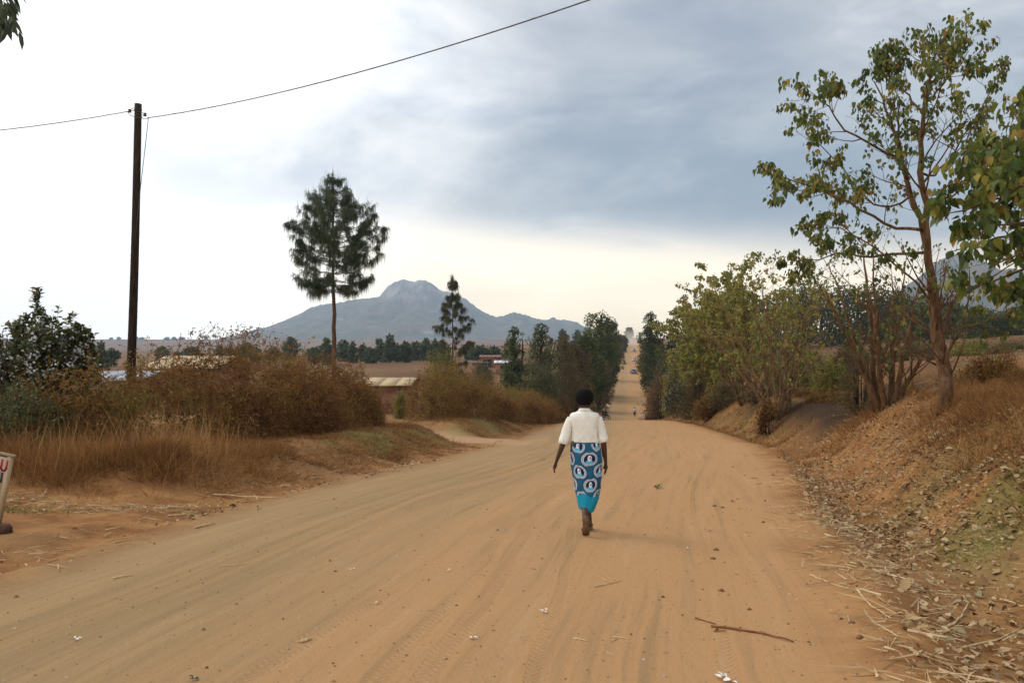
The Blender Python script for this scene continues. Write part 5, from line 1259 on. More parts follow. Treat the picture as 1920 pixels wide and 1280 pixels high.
def shirt_fn(t, out):
    o = t.node('ShaderNodeTexCoord').outputs['Object']
    n = t.noise(t.vm('MULTIPLY', o, (1.3, 1, .7)), 9, 4, .55, .8); n2_ = t.noise(o, 120, 2)
    c = t.mix(t.ss(n, .3, .7), (.70, .67, .59), (.80, .78, .72))
    pbsdf(t, out, c, .85, t.bump(n, .5, .012), .15)
M['shirt'] = mat('cream_shirt', shirt_fn)
def wrap_fn(t, out):
    uv = t.node('ShaderNodeUVMap').outputs[0]; u, v, _ = t.sep(uv)
    RW, CW = .143, .235
    vv = t.m('DIVIDE', t.m('SUBTRACT', v, .83), RW); row = t.m('ROUND', vv); fy = t.m('MULTIPLY', t.m('SUBTRACT', vv, row), RW)
    odd = t.m('ABSOLUTE', t.m('MODULO', row, 2.)); uu = t.m('ADD', t.m('DIVIDE', t.m('SUBTRACT', u, .02), CW), t.m('MULTIPLY', odd, .5))
    colm = t.m('ROUND', uu); fx = t.m('MULTIPLY', t.m('SUBTRACT', uu, colm), CW)
    rr = t.m('SQRT', t.m('ADD', t.m('MULTIPLY', fx, fx), t.m('MULTIPLY', fy, fy))); an = t.m('ARCTAN2', fy, fx)
    base = t.mix(t.ss(t.noise(uv, 14, 3), .35, .65), (.014, .075, .145), (.022, .110, .195))
    ring = t.m('MULTIPLY', t.ss(rr, .0545, .0565), t.ss(rr, .0785, .0770))
    let = t.m('MULTIPLY', t.m('GREATER_THAN', t.noise(t.comb(t.m('MULTIPLY', an, 9.), t.m('MULTIPLY', rr, 160.)), 1.5, 1), .47), t.m('MULTIPLY', t.m('GREATER_THAN', rr, .0600), t.m('LESS_THAN', rr, .0735)))
    c = t.mix(ring, base, (.70, .72, .74)); c = t.mix(t.m('MULTIPLY', let, .9), c, (.02, .03, .09))
    disc = t.ss(rr, .0552, .0538); c = t.mix(disc, c, (.012, .016, .065))
    def ell(cx_, cy_, ax_, ay_):
        a = t.m('DIVIDE', t.m('SUBTRACT', fx, cx_), ax_); b = t.m('DIVIDE', t.m('SUBTRACT', fy, cy_), ay_)
        return t.ss(t.m('ADD', t.m('MULTIPLY', a, a), t.m('MULTIPLY', b, b)), 1.1, .9)
    c = t.mix(t.m('MULTIPLY', disc, ell(-.006, -.034, .034, .026)), c, (.10, .42, .62))
    c = t.mix(t.m('MULTIPLY', disc, ell(-.002, .008, .019, .033)), c, (.66, .68, .70))
    c = t.mix(t.m('MULTIPLY', disc, ell(.004, .010, .008, .013)), c, (.25, .22, .28))
    hem = t.ss(t.m('ADD', v, t.m('MULTIPLY', t.m('SINE', t.m('MULTIPLY', u, 22.)), .02)), .435, .425)
    c = t.mix(hem, c, (.012, .25, .37))
    pbsdf(t, out, c, .85, t.bump(t.noise(uv, 20, 4, .6, .6), .3, .01), .15)
M['wrap'] = mat('printed_wrap', wrap_fn)

def hand(V, E, Rr, wrist, d, side, s=1.):
    """palm and five curled fingers hanging from vertex index wrist"""
    p = A(V[wrist]); d = nrm(d); f = A([0, 1, 0.]); 
    def addv(q, r, par): V.append(tuple(q)); Rr.append(r); E.append((par, len(V) - 1)); return len(V) - 1
    palm = addv(p + d * .045 * s, (.026 * s, .017 * s), wrist)
    kn = addv(p + d * .082 * s, (.030 * s, .015 * s), palm)
    for k, (off, L) in enumerate(((-.027, .058), (-.009, .066), (.009, .062), (.026, .048))):
        a = addv(V[kn] + f * off * s + d * .018 * s, .0088 * s, kn)
        b = addv(V[a] + d * L * .5 * s - A([side * .004, 0, 0]) * 1, .0080 * s, a)
        addv(V[b] + d * L * .42 * s - A([side * .016 * s, 0, 0]), .0068 * s, b)
    a = addv(p + d * .035 * s + f * .030 * s - A([side * .006, 0, 0]), .0105 * s, palm); b = addv(V[a] + d * .030 * s + f * .012 * s - A([side * .008, 0, 0]), .0090 * s, a); addv(V[b] + d * .024 * s - A([side * .006, 0, 0]), .0075 * s, b)

wx = (1100 - 960) / F * 8.8; wz = H1(wx, 8.8)
woman = thing('person', 'woman walking away in cream blouse and blue patterned wrap skirt, centre of the road', 'person', (wx, 8.80, wz))
V = []; E = []; Rr = []
def av(p, r, par=None):
    V.append(A(p, float)); Rr.append(r)
    if par is not None: E.append((par, len(V) - 1))
    return len(V) - 1
pel = av((.02, .26, .93), (.15, .11)); sp1 = av((.015, .265, 1.08), (.105, .080), pel); ch = av((.005, .26, 1.22), (.115, .080), sp1); nk = av((0, .262, 1.335), (.062, .058), ch); nk2 = av((.0, .268, 1.395), (.050, .050), nk)
hd = av((-.005, .285, 1.455), (.068, .080), nk2); hd2 = av((-.005, .290, 1.515), (.074, .088), hd); hd3 = av((-.005, .28, 1.565), (.055, .068), hd2)
nose = av((-.005, .382, 1.475), .012, hd); earl = av((-.078, .275, 1.475), (.012, .02), hd); earr = av((.070, .275, 1.475), (.012, .02), hd)
# legs: the left one trails, heel up; the right one is planted ahead
hl_ = av((-.05, .25, .84), (.085, .085), pel); kl = av((-.015, .30, .50), (.052, .055), hl_); cl_ = av((-.012, .16, .36), (.045, .048), kl); al = av((-.012, .030, .235), (.030, .032), cl_)
hel = av((-.020, -.030, .195), (.028, .026), al); bl = av((-.008, .015, .060), (.038, .018), al); tl = av((-.004, .045, .018), (.040, .014), bl)
hr_ = av((.09, .28, .84), (.085, .085), pel); kr_ = av((.055, .40, .47), (.052, .055), hr_); cr_ = av((.045, .40, .30), (.045, .048), kr_); ar_ = av((.060, .375, .085), (.030, .032), cr_)
her = av((.062, .335, .035), (.028, .026), ar_); br_ = av((.072, .47, .035), (.036, .018), ar_); tr3 = av((.078, .555, .020), (.038, .014), br_)
for sx, sh, elb, wr in ((-1, (-.165, .26, 1.275), (-.248, .235, .985), (-.318, .28, .785)), (1, (.160, .26, 1.285), (.213, .225, .985), (.243, .285, .770))):
    a = av(sh, (.038, .038), ch); m0 = av((A(sh) + A(elb)) / 2, (.038, .038), a); b = av(elb, (.036, .036), m0); m1 = av(A(elb) * .6 + A(wr) * .4, (.033, .031), b); c = av(wr, (.021, .019), m1)
    hand(V, E, Rr, c, A(wr) - A(elb) + A([-.02 * sx, .03, 0]), sx, .95)
skinned('body', V, E, Rr, M['skin'], woman)
# hair cap
th = np.linspace(0, 2 * np.pi, 28, endpoint=False); m_ = MB()
def hairfn(v):
    n = v.copy(); d_ = v - A([-.005, .265, 1.51]); L = np.linalg.norm(d_, axis=1, keepdims=True); return v + d_ / L * ((vn3(v * 60) - .5) * .010 + (vn3(v * 18) - .5) * .014)[:, None]
m_.loft([(-.005, .246, 1.422, .036, .030), (-.005, .240, 1.436, .062, .052), (-.005, .242, 1.456, .082, .075), (-.005, .252, 1.48, .096, .096), (-.005, .260, 1.515, .104, .108), (-.005, .262, 1.55, .100, .104), (-.005, .260, 1.58, .084, .088), (-.005, .26, 1.602, .056, .060), (-.005, .26, 1.614, .022, .024)], 28, fn=hairfn)
m_.make('hair', M['hair'], woman, True, local=True)
for sx in (-1, 1):
    m_ = MB(); c = A([-.005 + sx * .030, .366, 1.500]); m_.loft([(c[0], c[1], c[2] - .008, .006, .004), (c[0], c[1], c[2], .012, .008), (c[0], c[1], c[2] + .008, .006, .004)], 8); m_.make('eye', flat('eye_white', (.6, .58, .55), .3), woman, True, local=True)
m_ = MB(); m_.loft([(-.005, .362, 1.425, .016, .006), (-.005, .366, 1.435, .026, .010), (-.005, .362, 1.445, .014, .006)], 10); m_.make('lips', flat('lips', (.10, .03, .03), .5), woman, True, local=True)
# blouse
def fold(v):
    a = np.arctan2(v[:, 1] - .26, v[:, 0]); return v + np.stack([np.cos(a), np.sin(a), 0 * a], 1) * (.008 * np.sin(a * 5 + v[:, 2] * 22) * np.clip(1.30 - v[:, 2], 0, .25) * 4)[:, None]
m_ = MB(); m_.loft([(.005, .262, .985, .142, .112, 2.3), (.005, .262, 1.005, .150, .118, 2.3), (.005, .262, 1.08, .146, .118, 2.3), (.003, .262, 1.16, .150, .116, 2.3), (0, .26, 1.22, .158, .112, 2.4), (0, .258, 1.27, .168, .104, 2.5), (0, .256, 1.305, .172, .094, 2.5), (0, .256, 1.335, .152, .082, 2.4), (0, .258, 1.345, .105, .072), (0, .26, 1.362, .074, .064), (0, .262, 1.388, .060, .058), (0, .262, 1.395, .052, .052)], 40, fn=fold)
sh_o = m_.make('blouse', M['shirt'], woman, True, local=True)
md = sh_o.modifiers.new('remesh', 'REMESH'); md.mode = 'VOXEL'; md.voxel_size = .006; md.use_smooth_shade = True
md = sh_o.modifiers.new('smooth', 'SMOOTH'); md.iterations = 3; md.factor = .5
tx = bpy.data.textures.new('folds', 'CLOUDS'); tx.noise_scale = .085; md = sh_o.modifiers.new('folds', 'DISPLACE'); md.texture = tx; md.strength = .007; md.mid_level = .5
for sx, sh, el_ in ((-1, A([-.158, .258, 1.285]), A([-.245, .245, .985])), (1, A([.156, .258, 1.29]), A([.218, .24, 1.005]))):
    k = np.linspace(0, 1, 9)[:, None]; pp = sh + (el_ - sh) * k; m_ = MB(); m_.tube(pp + np.stack([0 * k[:, 0], .012 * np.sin(k[:, 0] * 3), 0 * k[:, 0]], 1), np.interp(k[:, 0], [0, .12, .3, .6, .97, 1], [.036, .046, .052, .054, .061, .058]), 22); so_ = m_.make('sleeve', M['shirt'], sh_o, True, local=True); md = so_.modifiers.new('folds', 'DISPLACE'); md.texture = tx; md.strength = .010; md.mid_level = .5
m_ = MB(); a = np.linspace(.2, 2.94 + .0, 16) + math.pi; a = np.linspace(-2.6, -.54, 16)
m_.tube(np.stack([.068 * np.cos(a), .262 + .066 * np.sin(a), 1.372 + 0 * a], 1), .011, 6); a = np.linspace(-2.9, -.24, 18)
co = m_.make('collar', M['shirt'], sh_o, True, local=True)
# wrap skirt
k = 72; zs = np.linspace(1.012, .262, 46); th = np.linspace(0, 2 * np.pi, k, endpoint=False); vv = []; uvv = []
for z in zs:
    rx = np.interp(z, [.26, .36, .5, .7, .86, .95, 1.02], [.080, .112, .146, .170, .182, .168, .146]); ry = np.interp(z, [.26, .36, .5, .7, .86, .95, 1.02], [.150, .160, .165, .150, .142, .128, .115])
    cx_ = np.interp(z, [.26, .4, .6, .86, 1.02], [.008, .030, .032, .020, .005]); cy_ = np.interp(z, [.26, .5, .86, 1.02], [.205, .26, .262, .262])
    fo = 1 + .055 * np.sin(th * 3 + z * 7) * np.clip(1 - z, 0, 1) + .028 * np.sin(th * 8 + z * 10 + 2 * np.sin(z * 9)) * np.clip(1.15 - z, 0, 1) + .020 * np.sin(th * 5 - z * 34) * np.exp(-((z - .72) / .14) ** 2)
    zz = z + .04 * (z < .5) * (.5 - z) * 4 * -np.cos(th) * .5
    vv.append(np.stack([cx_ + rx * np.cos(th) * fo, cy_ + ry * np.sin(th) * fo, zz + 0 * th], 1))
    uvv.append(np.stack([(th - 1.5 * np.pi) * .155 + .004 * np.sin(z * 17 + th * 3), z + .004 * np.sin(th * 6 + z * 8) - .03 * np.clip(th - 4.9, 0, 1)], 1))
nz_ = len(zs); q = A([[i * k + j, i * k + (j + 1) % k, (i + 1) * k + (j + 1) % k, (i + 1) * k + j] for i in range(nz_ - 1) for j in range(k)])
o = part('wrap_skirt', np.concatenate(vv), q, M['wrap'], woman, None, True, uv=np.concatenate(uvv), local=True)
md = o.modifiers.new('thick', 'SOLIDIFY'); md.thickness = .004; md.offset = -1
m_ = MB(); a = np.linspace(0, 6.283, 40); m_.tube(np.stack([.006 + .150 * np.cos(a), .262 + .119 * np.sin(a), 1.008 + 0 * a], 1), .009, 6); m_.make('waistband', flat('waist_roll', (.03, .12, .20), .9), o, True, local=True)
m_ = MB(); m_.box((-.142, .20, 1.0), (.045, .03, .05), taper=.8); m_.make('purse', flat('olive_purse', (.10, .09, .04), .8), woman, local=True)
# sandals
def sandal(c, fwd, up_, par):
    fwd = nrm(fwd); sd_ = nrm(np.cross(fwd, up_)); up_ = np.cross(sd_, fwd); m_ = MB(); prof = [(-.115, .024), (-.09, .034), (-.04, .034), (.0, .033), (.05, .042), (.09, .042), (.115, .028)]
    b = [c + fwd * y + sd_ * w * s_ for s_ in (1, -1) for y, w in (prof if s_ == 1 else prof[::-1])]; n = len(b); b = A(b); tpp = b + up_ * .016
    v = np.concatenate([b, tpp, [b.mean(0)], [tpp.mean(0)]]); q = [[i, (i + 1) % n, n + (i + 1) % n, n + i] for i in range(n)]; t_ = [[2 * n, (i + 1) % n, i] for i in range(n)] + [[2 * n + 1, n + i, n + (i + 1) % n] for i in range(n)]
    m_.add(v, q, t_); a = np.linspace(0, math.pi, 9); m_.tube([c + fwd * .04 + sd_ * .044 * math.cos(x) + up_ * (.008 + .045 * math.sin(x)) for x in a], .007, 6)
    m_.make('sandal', M['sole'], par, local=True)
sandal(A([-.012, -.022, .115]), A([.012, .075, -.21]), A([0, .21, .075]), woman)
sandal(A([.070, .44, .004]), A([.01, 1, 0]), A([0, 0, 1.]), woman)

def small_person(label, loc, h, rot, top, bottom, pose='walk', skirt=False, parent=None, hat=None):
    root = thing('person', label, 'person', loc); root.rotation_euler = (0, 0, rot)
    s = h / 1.7; V.clear(); E.clear(); Rr.clear()
    if pose == 'ride':
        p0 = av((0, 0, .85), (.15, .12)); c1 = av((0, .06, 1.15), (.15, .11), p0); c2 = av((0, .08, 1.36), (.10, .08), c1); n_ = av((0, .09, 1.47), .055, c2); h_ = av((0, .10, 1.60), (.085, .10), n_)
        for sx in (-1, 1):
            a = av((sx * .12, .08, .80), .09, p0); b = av((sx * .20, .40, .75), .065, a); c = av((sx * .20, .32, .32), .045, b); av((sx * .20, .46, .28), .04, c)
            a = av((sx * .20, .08, 1.33), .055, c2); b = av((sx * .30, .20, 1.08), .042, a); av((sx * .30, .46, 1.05), .034, b)
    else:
        p0 = av((0, 0, .95), (.15, .11)); c1 = av((0, 0, 1.2), (.15, .11), p0); c2 = av((0, 0, 1.40), (.11, .08), c1); n_ = av((0, 0, 1.50), .05, c2); h_ = av((0, .01, 1.62), (.085, .10), n_)
        for sx in (-1, 1):
            a = av((sx * .09, 0, .88), .085, p0); b = av((sx * .09, .10 * sx + .05, .50), .055, a); c = av((sx * .09, .16 * sx, .09), .04, b); av((sx * .09, .16 * sx + .14, .04), .035, c)
            a = av((sx * .19, 0, 1.38), .055, c2); b = av((sx * .25, -.05 * sx, 1.12), .042, a); av((sx * .27, -.12 * sx + .05, .88), .034, b)
    b_ = skinned('body', [v * s for v in V], list(E), [tuple(A(r if not np.isscalar(r) else (r, r)) * s) for r in Rr], M['skin'], root, 1)
    m_ = MB(); z0 = .92 if pose != 'ride' else .84; yo = 0 if pose != 'ride' else .07
    m_.loft([(0, yo * .2, z0 * s, .19 * s, .14 * s), (0, yo * .8, (z0 + .22) * s, .18 * s, .13 * s), (0, yo, 1.33 * s, .22 * s, .13 * s), (0, yo, 1.43 * s, .14 * s, .09 * s)], 14)
    for sx in (-1, 1): m_.tube([A([sx * .19, yo, 1.37]) * s, A([sx * (.26 if pose != 'ride' else .30), yo + (.0 if pose != 'ride' else .12), 1.12]) * s], [.065 * s, .06 * s], 8)
    m_.make('shirt', top, root, True, local=True)
    m_ = MB()
    if skirt: m_.loft([(0, 0, .98 * s, .15 * s, .12 * s), (0, 0, .8 * s, .20 * s, .16 * s), (0, 0, .42 * s, .22 * s, .19 * s), (0, 0, .38 * s, .14 * s, .14 * s)], 14)
    elif pose == 'ride':
        for sx in (-1, 1): m_.tube(A([[sx * .10, .02, .84], [sx * .20, .40, .76], [sx * .20, .33, .36]]) * s, A([.11, .085, .06]) * s, 8)
    else:
        m_.loft([(0, 0, .80 * s, .15 * s, .12 * s), (0, 0, 1.0 * s, .16 * s, .12 * s)], 12)
        for sx in (-1, 1): m_.tube(A([[sx * .09, 0, .9], [sx * .09, .10 * sx + .05, .5], [sx * .09, .16 * sx, .12]]) * s, A([.10, .075, .055]) * s, 8)
    m_.make('skirt' if skirt else 'trousers', bottom, root, True, local=True)
    m_ = MB(); hy = .10 if pose == 'ride' else .01
    m_.loft([(0, hy * s, 1.56 * s, .085 * s, .10 * s), (0, hy * s, 1.64 * s, .10 * s, .115 * s), (0, hy * s, 1.71 * s, .06 * s, .07 * s)], 12); m_.make('cap' if hat else 'hair', hat or M['hair'], root, True, local=True)
    return root
def cloth(nm, c): return flat(nm, c, .85, .15, var=.15)
x137 = (1190 - 960) / F * 137
small_person('tiny far person in white top and dark skirt walking in the dip', on_ground(x137, 137, -.02), 1.62, -.15, cloth('white_cotton', (.68, .68, .70)), cloth('maroon_cotton', (.05, .025, .03)), 'walk', True)
x290 = (1171 - 960) / F * 285
small_person('tiny distant person in grey walking up the left of the far hill', on_ground(x290, 285, -.02), 1.75, -.1, cloth('grey_cotton', (.16, .17, .18)), cloth('dark_cotton', (.03, .03, .035)))

# motorcycle with two riders, small, just beyond the crest at left
mx_, my_ = (1136 - 960) / F * 128, 128.; mz_ = H1(mx_, my_)
bike = thing('motorcycle', 'black motorcycle carrying two riders at the left edge of the dip', 'motorcycle', (mx_, my_, mz_)); brz = -1.15; bike.rotation_euler = (0, 0, brz)
M['tyre'] = flat('black_rubber', (.015, .015, .015), .8, .2); M['chrome'] = flat('bright_metal', (.55, .55, .56), .3, .5, 1., var=.1); M['bikep'] = flat('bike_paint', (.02, .02, .025), .3, .5); M['silverp'] = flat('silver_panel', (.45, .47, .5), .4, .5)
for yy in (-.65, .68):
    a = np.linspace(0, 6.283, 25); w_ = MB(); w_.tube(np.stack([0 * a, yy + .27 * np.cos(a), .31 + .27 * np.sin(a)], 1), .045, 8); wh = w_.make('wheel', M['tyre'], bike, True, local=True)
    w_ = MB()
    for q in np.linspace(0, 6.283, 9)[:-1]: w_.tube([(0, yy, .31), (0, yy + .25 * math.cos(q), .31 + .25 * math.sin(q))], .008, 4)
    w_.make('spokes', M['chrome'], wh, True, local=True)
m_ = MB(); m_.loft([(0, .18, .70, .08, .18), (0, .20, .80, .12, .22), (0, .20, .90, .09, .18)], 12); m_.make('fuel_tank', M['bikep'], bike, True, local=True)
m_ = MB(); m_.box((0, -.35, .80), (.24, .75, .09), taper=.85); m_.make('seat', M['tyre'], bike, local=True)
m_ = MB(); m_.box((0, .08, .42), (.22, .36, .32), taper=.8); m_.tube([(.12, .1, .30), (.14, -.3, .28), (.15, -.85, .34)], .045, 8); m_.make('engine', M['silverp'], bike, True, local=True)
m_ = MB(); m_.tube([(0, .68, .31), (0, .52, .75), (0, .45, 1.0)], .035, 8); m_.tube([(-.36, .36, 1.06), (-.15, .46, 1.03), (.15, .46, 1.03), (.36, .36, 1.06)], .016, 6); m_.make('handlebar', M['chrome'], bike, True, local=True)
m_ = MB(); m_.loft([(0, .60, .86, .05, .04), (0, .60, .93, .09, .07), (0, .60, 1.0, .05, .04)], 12); m_.make('headlight', M['silverp'], bike, True, local=True)
ca, sa = math.cos(brz), math.sin(brz)
def bpos(y, dz=0.): return (mx_ - sa * y, my_ + ca * y, mz_ + dz)
small_person('dark clothed rider steering the black motorcycle', bpos(-.08, .0), 1.66, brz, cloth('black_jacket', (.015, .016, .022)), cloth('black_trousers', (.015, .015, .018)), 'ride')
small_person('passenger in dark clothes and pale cap at the back of the motorcycle', bpos(-.55, .02), 1.70, brz, cloth('navy_jacket', (.018, .02, .03)), cloth('charcoal_trousers', (.02, .02, .02)), 'ride', hat=cloth('pale_cap', (.5, .5, .5)))

# ------------------------------------------------------------------ cars on the far hill
M['glass'] = flat('car_glass', (.03, .04, .05), .1, .6, var=.05)
def make_car(label, x, Y, rot, paint, extra=0):
    X = (x - 960) / F * Y; root = thing('car', label, 'car', on_ground(X, Y, .0), 'cars on the far hill'); root.rotation_euler = (R(2.6), 0, rot); root.scale = (.92, .92, .95)
    P_ = flat('paint_' + paint[0], paint[1], .35, .5, var=.06)
    # body: stations along y (front at -y, facing the camera)
    st = [(-2.1, .42, .62, .80), (-2.0, .30, .72, .84), (-1.2, .28, .86, .86), (-.9, .28, .92, .86), (1.0, .28, .95, .86), (1.9, .30, .92, .84), (2.1, .42, .80, .80)]
    v = []; 
    for y, z0, z1, w in st: v += [(-w, y, z0 + .06), (-w * .98, y, (z0 + z1) / 2), (-w * .88, y, z1), (w * .88, y, z1), (w * .98, y, (z0 + z1) / 2), (w, y, z0 + .06), (w * .9, y, z0), (-w * .9, y, z0)]
    n = 8; q = [[i * n + j, (i + 1) * n + j, (i + 1) * n + (j + 1) % n, i * n + (j + 1) % n] for i in range(len(st) - 1) for j in range(n)]
    m_ = MB(); m_.add(v, q); m_.add(A(v[:8]), [[0, 1, 2, 3], [0, 3, 4, 5], [0, 5, 6, 7]]); m_.add(A(v[-8:]), [[3, 2, 1, 0], [5, 4, 3, 0], [7, 6, 5, 0]]); m_.make('body', P_, root, local=True)
    m_ = MB(); m_.loft([(0, .35, .90, .76, 1.25, 4), (0, .40, 1.32, .64, .85, 4)], 20); cab = m_.make('cabin', M['glass'], root, True, local=True)
    m_ = MB(); m_.loft([(0, .42, 1.32, .65, .88, 4), (0, .42, 1.41, .56, .74, 4)], 20); m_.make('roof', P_, root, True, local=True)
    for sx in (-1, 1):
        m_ = MB(); m_.tube([(sx * .72, -.82, .92), (sx * .60, -.38, 1.34)], .035, 6); m_.make('pillar', P_, root, local=True)
        m_ = MB(); m_.box((sx * .60, -2.06, .64), (.30, .10, .15)); m_.make('headlight', M['chrome'], root, local=True)
        m_ = MB(); m_.box((sx * .88, -.65, .98), (.10, .08, .09)); m_.make('mirror', P_, root, local=True)
        for y in (-1.3, 1.3):
            m_ = MB(); a = np.linspace(0, 6.283, 17); m_.loft([], 3) if False else None
            ring = [(sx * .74, y + .31 * math.cos(b), .31 + .31 * math.sin(b)) for b in a[:-1]] + [(sx * .88, y + .31 * math.cos(b), .31 + .31 * math.sin(b)) for b in a[:-1]]
            nn = 16; m_.add(ring, [[i, (i + 1) % nn, nn + (i + 1) % nn, nn + i] for i in range(nn)]); m_.add([(sx * .88, y, .31)] + ring[nn:], None, [[0, 1 + i, 1 + (i + 1) % nn] for i in range(nn)]); w_ = m_.make('wheel', M['tyre'], root, local=True)
            m_ = MB(); m_.add([(sx * .887, y, .31)] + [(sx * .885, y + .18 * math.cos(b), .31 + .18 * math.sin(b)) for b in a[:-1]], None, [[0, 1 + i, 1 + (i + 1) % nn] for i in range(nn)]); m_.make('rim', M['chrome'], w_, local=True)
    m_ = MB(); m_.box((0, -2.10, .60), (.80, .06, .13)); m_.make('grille', M['tyre'], root, local=True)
    m_ = MB(); m_.box((0, -2.12, .42), (1.5, .12, .14)); m_.make('bumper', P_, root, local=True)
    m_ = MB(); m_.box((0, -2.19, .45), (.5, .015, .10)); m_.make('number_plate', flat('plate', (.6, .55, .3), .6), root, local=True)
make_car('dark blue grey car driving towards the camera, nearest of the three', 1188, 242, R(2), ('dark', (.04, .05, .075)))
make_car('silver white car on the right of the far hill, second of the three', 1190, 302, R(-12), ('silver', (.50, .52, .56)))
make_car('greenish grey car farthest up the hill in the dust', 1189, 405, R(5), ('sage', (.20, .24, .22)))
# cardboard box by the right edge in the dip and a white board at left
bx_ = on_ground((1206 - 960) / F * 122, 122); root = thing('crate', 'pale box with a dark open side by the right edge of the dip', 'box', bx_)
m_ = MB(); m_.box(A(bx_) + A([-.2, 0, .45]), (.9, .9, .9)); m_.make('carton', flat('carton', (.50, .33, .22), .8), root)
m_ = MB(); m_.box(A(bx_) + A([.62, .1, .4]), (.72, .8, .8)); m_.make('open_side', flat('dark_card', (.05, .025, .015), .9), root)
wb = on_ground((1141 - 960) / F * 133, 133); root = thing('notice_board', 'small tilted white board on a post left of the dip', 'board', wb)
m_ = MB(); m_.tube([A(wb), A(wb) + A([0, 0, 2.0])], .04, 6); m_.make('post', M['framew'], root)
m_ = MB(); m_.box(A(wb) + A([0, -.06, 2.1]), (.75, .04, .42), rot=Matrix.Rotation(.35, 3, 'Y')); m_.make('board', M['white'], root)

# ------------------------------------------------------------------ houses on the left plain
M['roof_tan'] = flat('tan_sheet_roof', (.42, .31, .17), .7, .2, var=.10, scale=.8)
M['roof_grey'] = flat('pale_sheet_roof', (.55, .57, .60), .5, .4, var=.15, scale=1.)
M['brickw'] = flat('red_brick_wall', (.27, .13, .08), .9, .1, var=.3, scale=3)
M['darkw'] = flat('dark_opening', (.02, .018, .02), .6, .3)
M['frm'] = flat('window_frame', (.25, .20, .15), .7)
def house(label, x0, x1, Y, eave_y, ridge_y, wall, roof, depth=6., base_y=None, doors=(.5,), wins=(.2, .8), name='house', hgt=None):
    X0, X1 = (x0 - 960) / F * Y, (x1 - 960) / F * Y; ze = (HZ - eave_y) / F * Y; zr = (HZ - ridge_y) / F * Y; cx_ = (X0 + X1) / 2; w = X1 - X0
    zb = min(H1(cx_, Y), H1(cx_, Y + depth), ze - 1.8) - .1; root = thing(name, label, 'house', (cx_, Y + depth / 2, zb))
    m_ = MB(); m_.box((cx_, Y + depth / 2, (zb + ze) / 2), (w * .94, depth * .9, ze - zb))
    wl_ = m_.make('wall', wall, root); yf = Y + depth * .05
    m_ = MB(); ov = .35; n = max(4, int(w / .9))
    # corrugated sheets with ridge
    for s_ in (0, 1):
        ya, yb = (Y - ov, Y + depth / 2) if s_ == 0 else (Y + depth + ov, Y + depth / 2)
        for i in range(n):
            a = X0 - .2 + (w + .4) * i / n; b = X0 - .2 + (w + .4) * (i + 1) / n - .03; dz_ = .012 * (i % 2)
            m1 = MB(); m1.add([(a, ya, ze + dz_), (b, ya, ze + dz_), (b, yb, zr + dz_), (a, yb, zr + dz_), (a, ya, ze - .05 + dz_), (b, ya, ze - .05 + dz_), (b, yb, zr - .05 + dz_), (a, yb, zr - .05 + dz_)], [[0, 1, 2, 3], [7, 6, 5, 4], [0, 4, 5, 1], [1, 5, 6, 2], [2, 6, 7, 3], [3, 7, 4, 0]]); 
            if n <= 14 and s_ == 0: m1.make('sheet', roof, root)
            else: m_.add(np.concatenate(m1.v), np.concatenate(m1.q))
    if m_.n: m_.make('roof', roof, root)
    for xx in (X0 + w * .03, X1 - w * .03 - .12):
        gz = MB(); gp = [(a, b, c) for a in (xx, xx + .12) for b, c in ((Y + depth * .06, ze + .004), (Y + depth * .94, ze + .004), (Y + depth / 2, zr - .07))]
        gz.add(gp, [[0, 1, 4, 3], [1, 2, 5, 4], [2, 0, 3, 5]], [[0, 2, 1], [3, 4, 5]]); gz.make('gable', wall, root)
    for f in doors:
        m_ = MB(); m_.box((X0 + w * f, yf - .03, zb + .1 + 1.0), (.95, .08, 2.0)); m_.make('door', M['darkw'], root)
    for f in wins:
        m_ = MB(); m_.box((X0 + w * f, yf - .02, zb + (ze - zb) * .62), (1.15, .10, .95)); fr = m_.make('window', M['frm'], root)
        m_ = MB(); m_.box((X0 + w * f, yf - .06, zb + (ze - zb) * .62), (.95, .06, .75)); m_.make('pane', M['darkw'], fr)
house('long low shed with wide tan sheet roof behind the first hedge, right of the pole', 268, 405, 62, 690, 668, M['brickw'], M['roof_tan'], 9, doors=(.3, .7), wins=(.15, .5, .85))
house('shed with flat tan roof seen through the side track gap', 655, 768, 58, 722, 711, M['brickw'], M['roof_tan'], 7, doors=(), wins=(.25,))
house('house with pale blue grey roof glimpsed through the hedge by the pole', 150, 262, 46, 712, 698, M['brickw'], flat('dull_blue_roof', (.24, .26, .31), .6), 6, wins=(.3,))
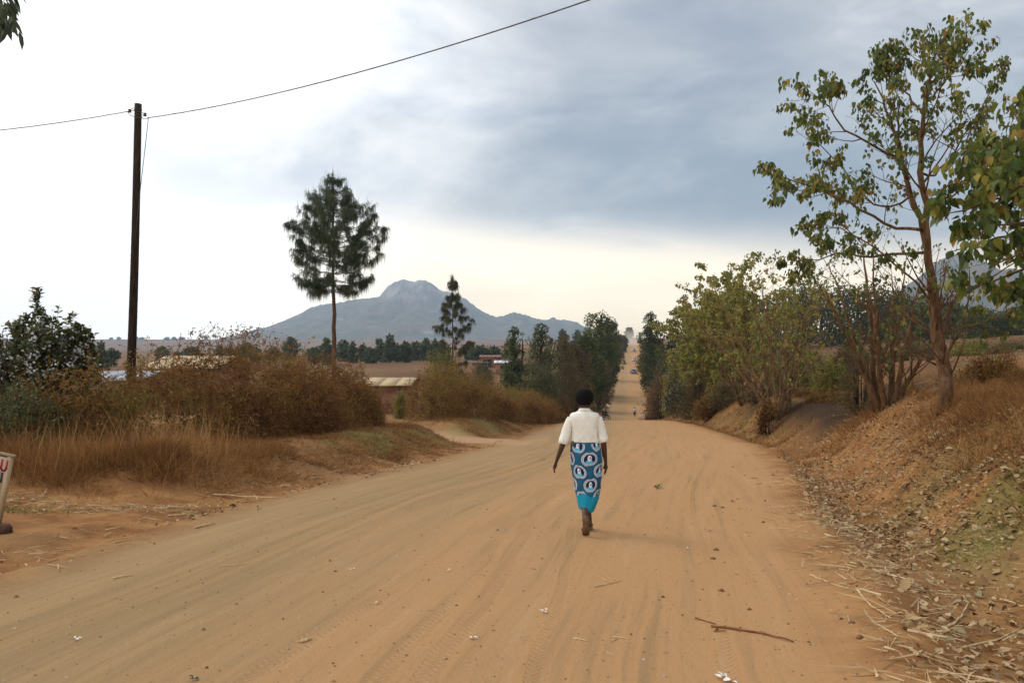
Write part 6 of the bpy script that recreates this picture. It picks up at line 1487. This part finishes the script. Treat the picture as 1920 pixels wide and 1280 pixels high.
house('brick house with dark doorway and dark roof left of the gum trees', 884, 914, 150, 680, 679, M['brickw'], flat('rusty_roof', (.10, .07, .07), .7), 6, doors=(.8,), wins=())
house('brick house with bright sheet roof half hidden by the gum trees', 928, 958, 145, 680, 676, M['brickw'], M['roof_grey'], 6, doors=(), wins=(.5,))
house('larger roofless looking brick building behind the small brick houses', 900, 945, 190, 669, 666, M['brickw'], flat('earth_roof', (.24, .12, .08), .9), 8, doors=(.4,), wins=(.2, .8))
house('far white roofed house between the trees right of the tall pine', 652, 672, 280, 675, 672, flat('pale_wall', (.5, .45, .38), .9), M['roof_grey'], 7, doors=(), wins=(.5,))
# fence post in the right field
fp = on_ground((1709 - 960) / F * 34, 34); m_ = MB(); m_.tube([A(fp) - A([0, 0, .1]), A(fp) + A([0, 0, 1.5])], [.05, .045], 7)
o = m_.make('fence_post', M['barkdark'], None, True); tag(o, 'single dark wooden post in the field between the right hand trees', 'post')

# ------------------------------------------------------------------ haze and road dust
def vol(name, col, dens, fn=None):
    m = bpy.data.materials.new(name); m.use_nodes = True; t = NT(m.node_tree); out = t.node('ShaderNodeOutputMaterial')
    v = t.node('ShaderNodeVolumePrincipled'); v.inputs['Color'].default_value = (*col, 1); v.inputs['Density'].default_value = dens; v.inputs['Anisotropy'].default_value = .2
    if fn: t.put(v.inputs['Density'], fn(t))
    t.l.new(v.outputs[0], out.inputs['Volume']); return m
m_ = MB(); m_.box((0, 2850, 190), (9600, 6100, 450)); hz = m_.make('haze', vol('haze', (.60, .78, 1.0), 1.6e-4)); hz['kind'] = 'stuff'
def dustfn(t):
    o = t.node('ShaderNodeTexCoord').outputs['Object']; r = t.vm('LENGTH', o); return t.m('MULTIPLY', t.ss(r, 1., .1), .014)
m_ = MB(); th = np.linspace(0, math.pi, 12)[1:-1]; m_.loft([(0, 0, -math.cos(a), math.sin(a), math.sin(a)) for a in th], 20)
du = m_.make('dust_cloud', vol('dust', (.95, .88, .76), .01, dustfn), None, True); du.location = (.149 * 505, 505, 4.5); du.scale = (17, 85, 9); tag(du, 'pale dust hanging over the top of the far hill', 'dust', kind='stuff')
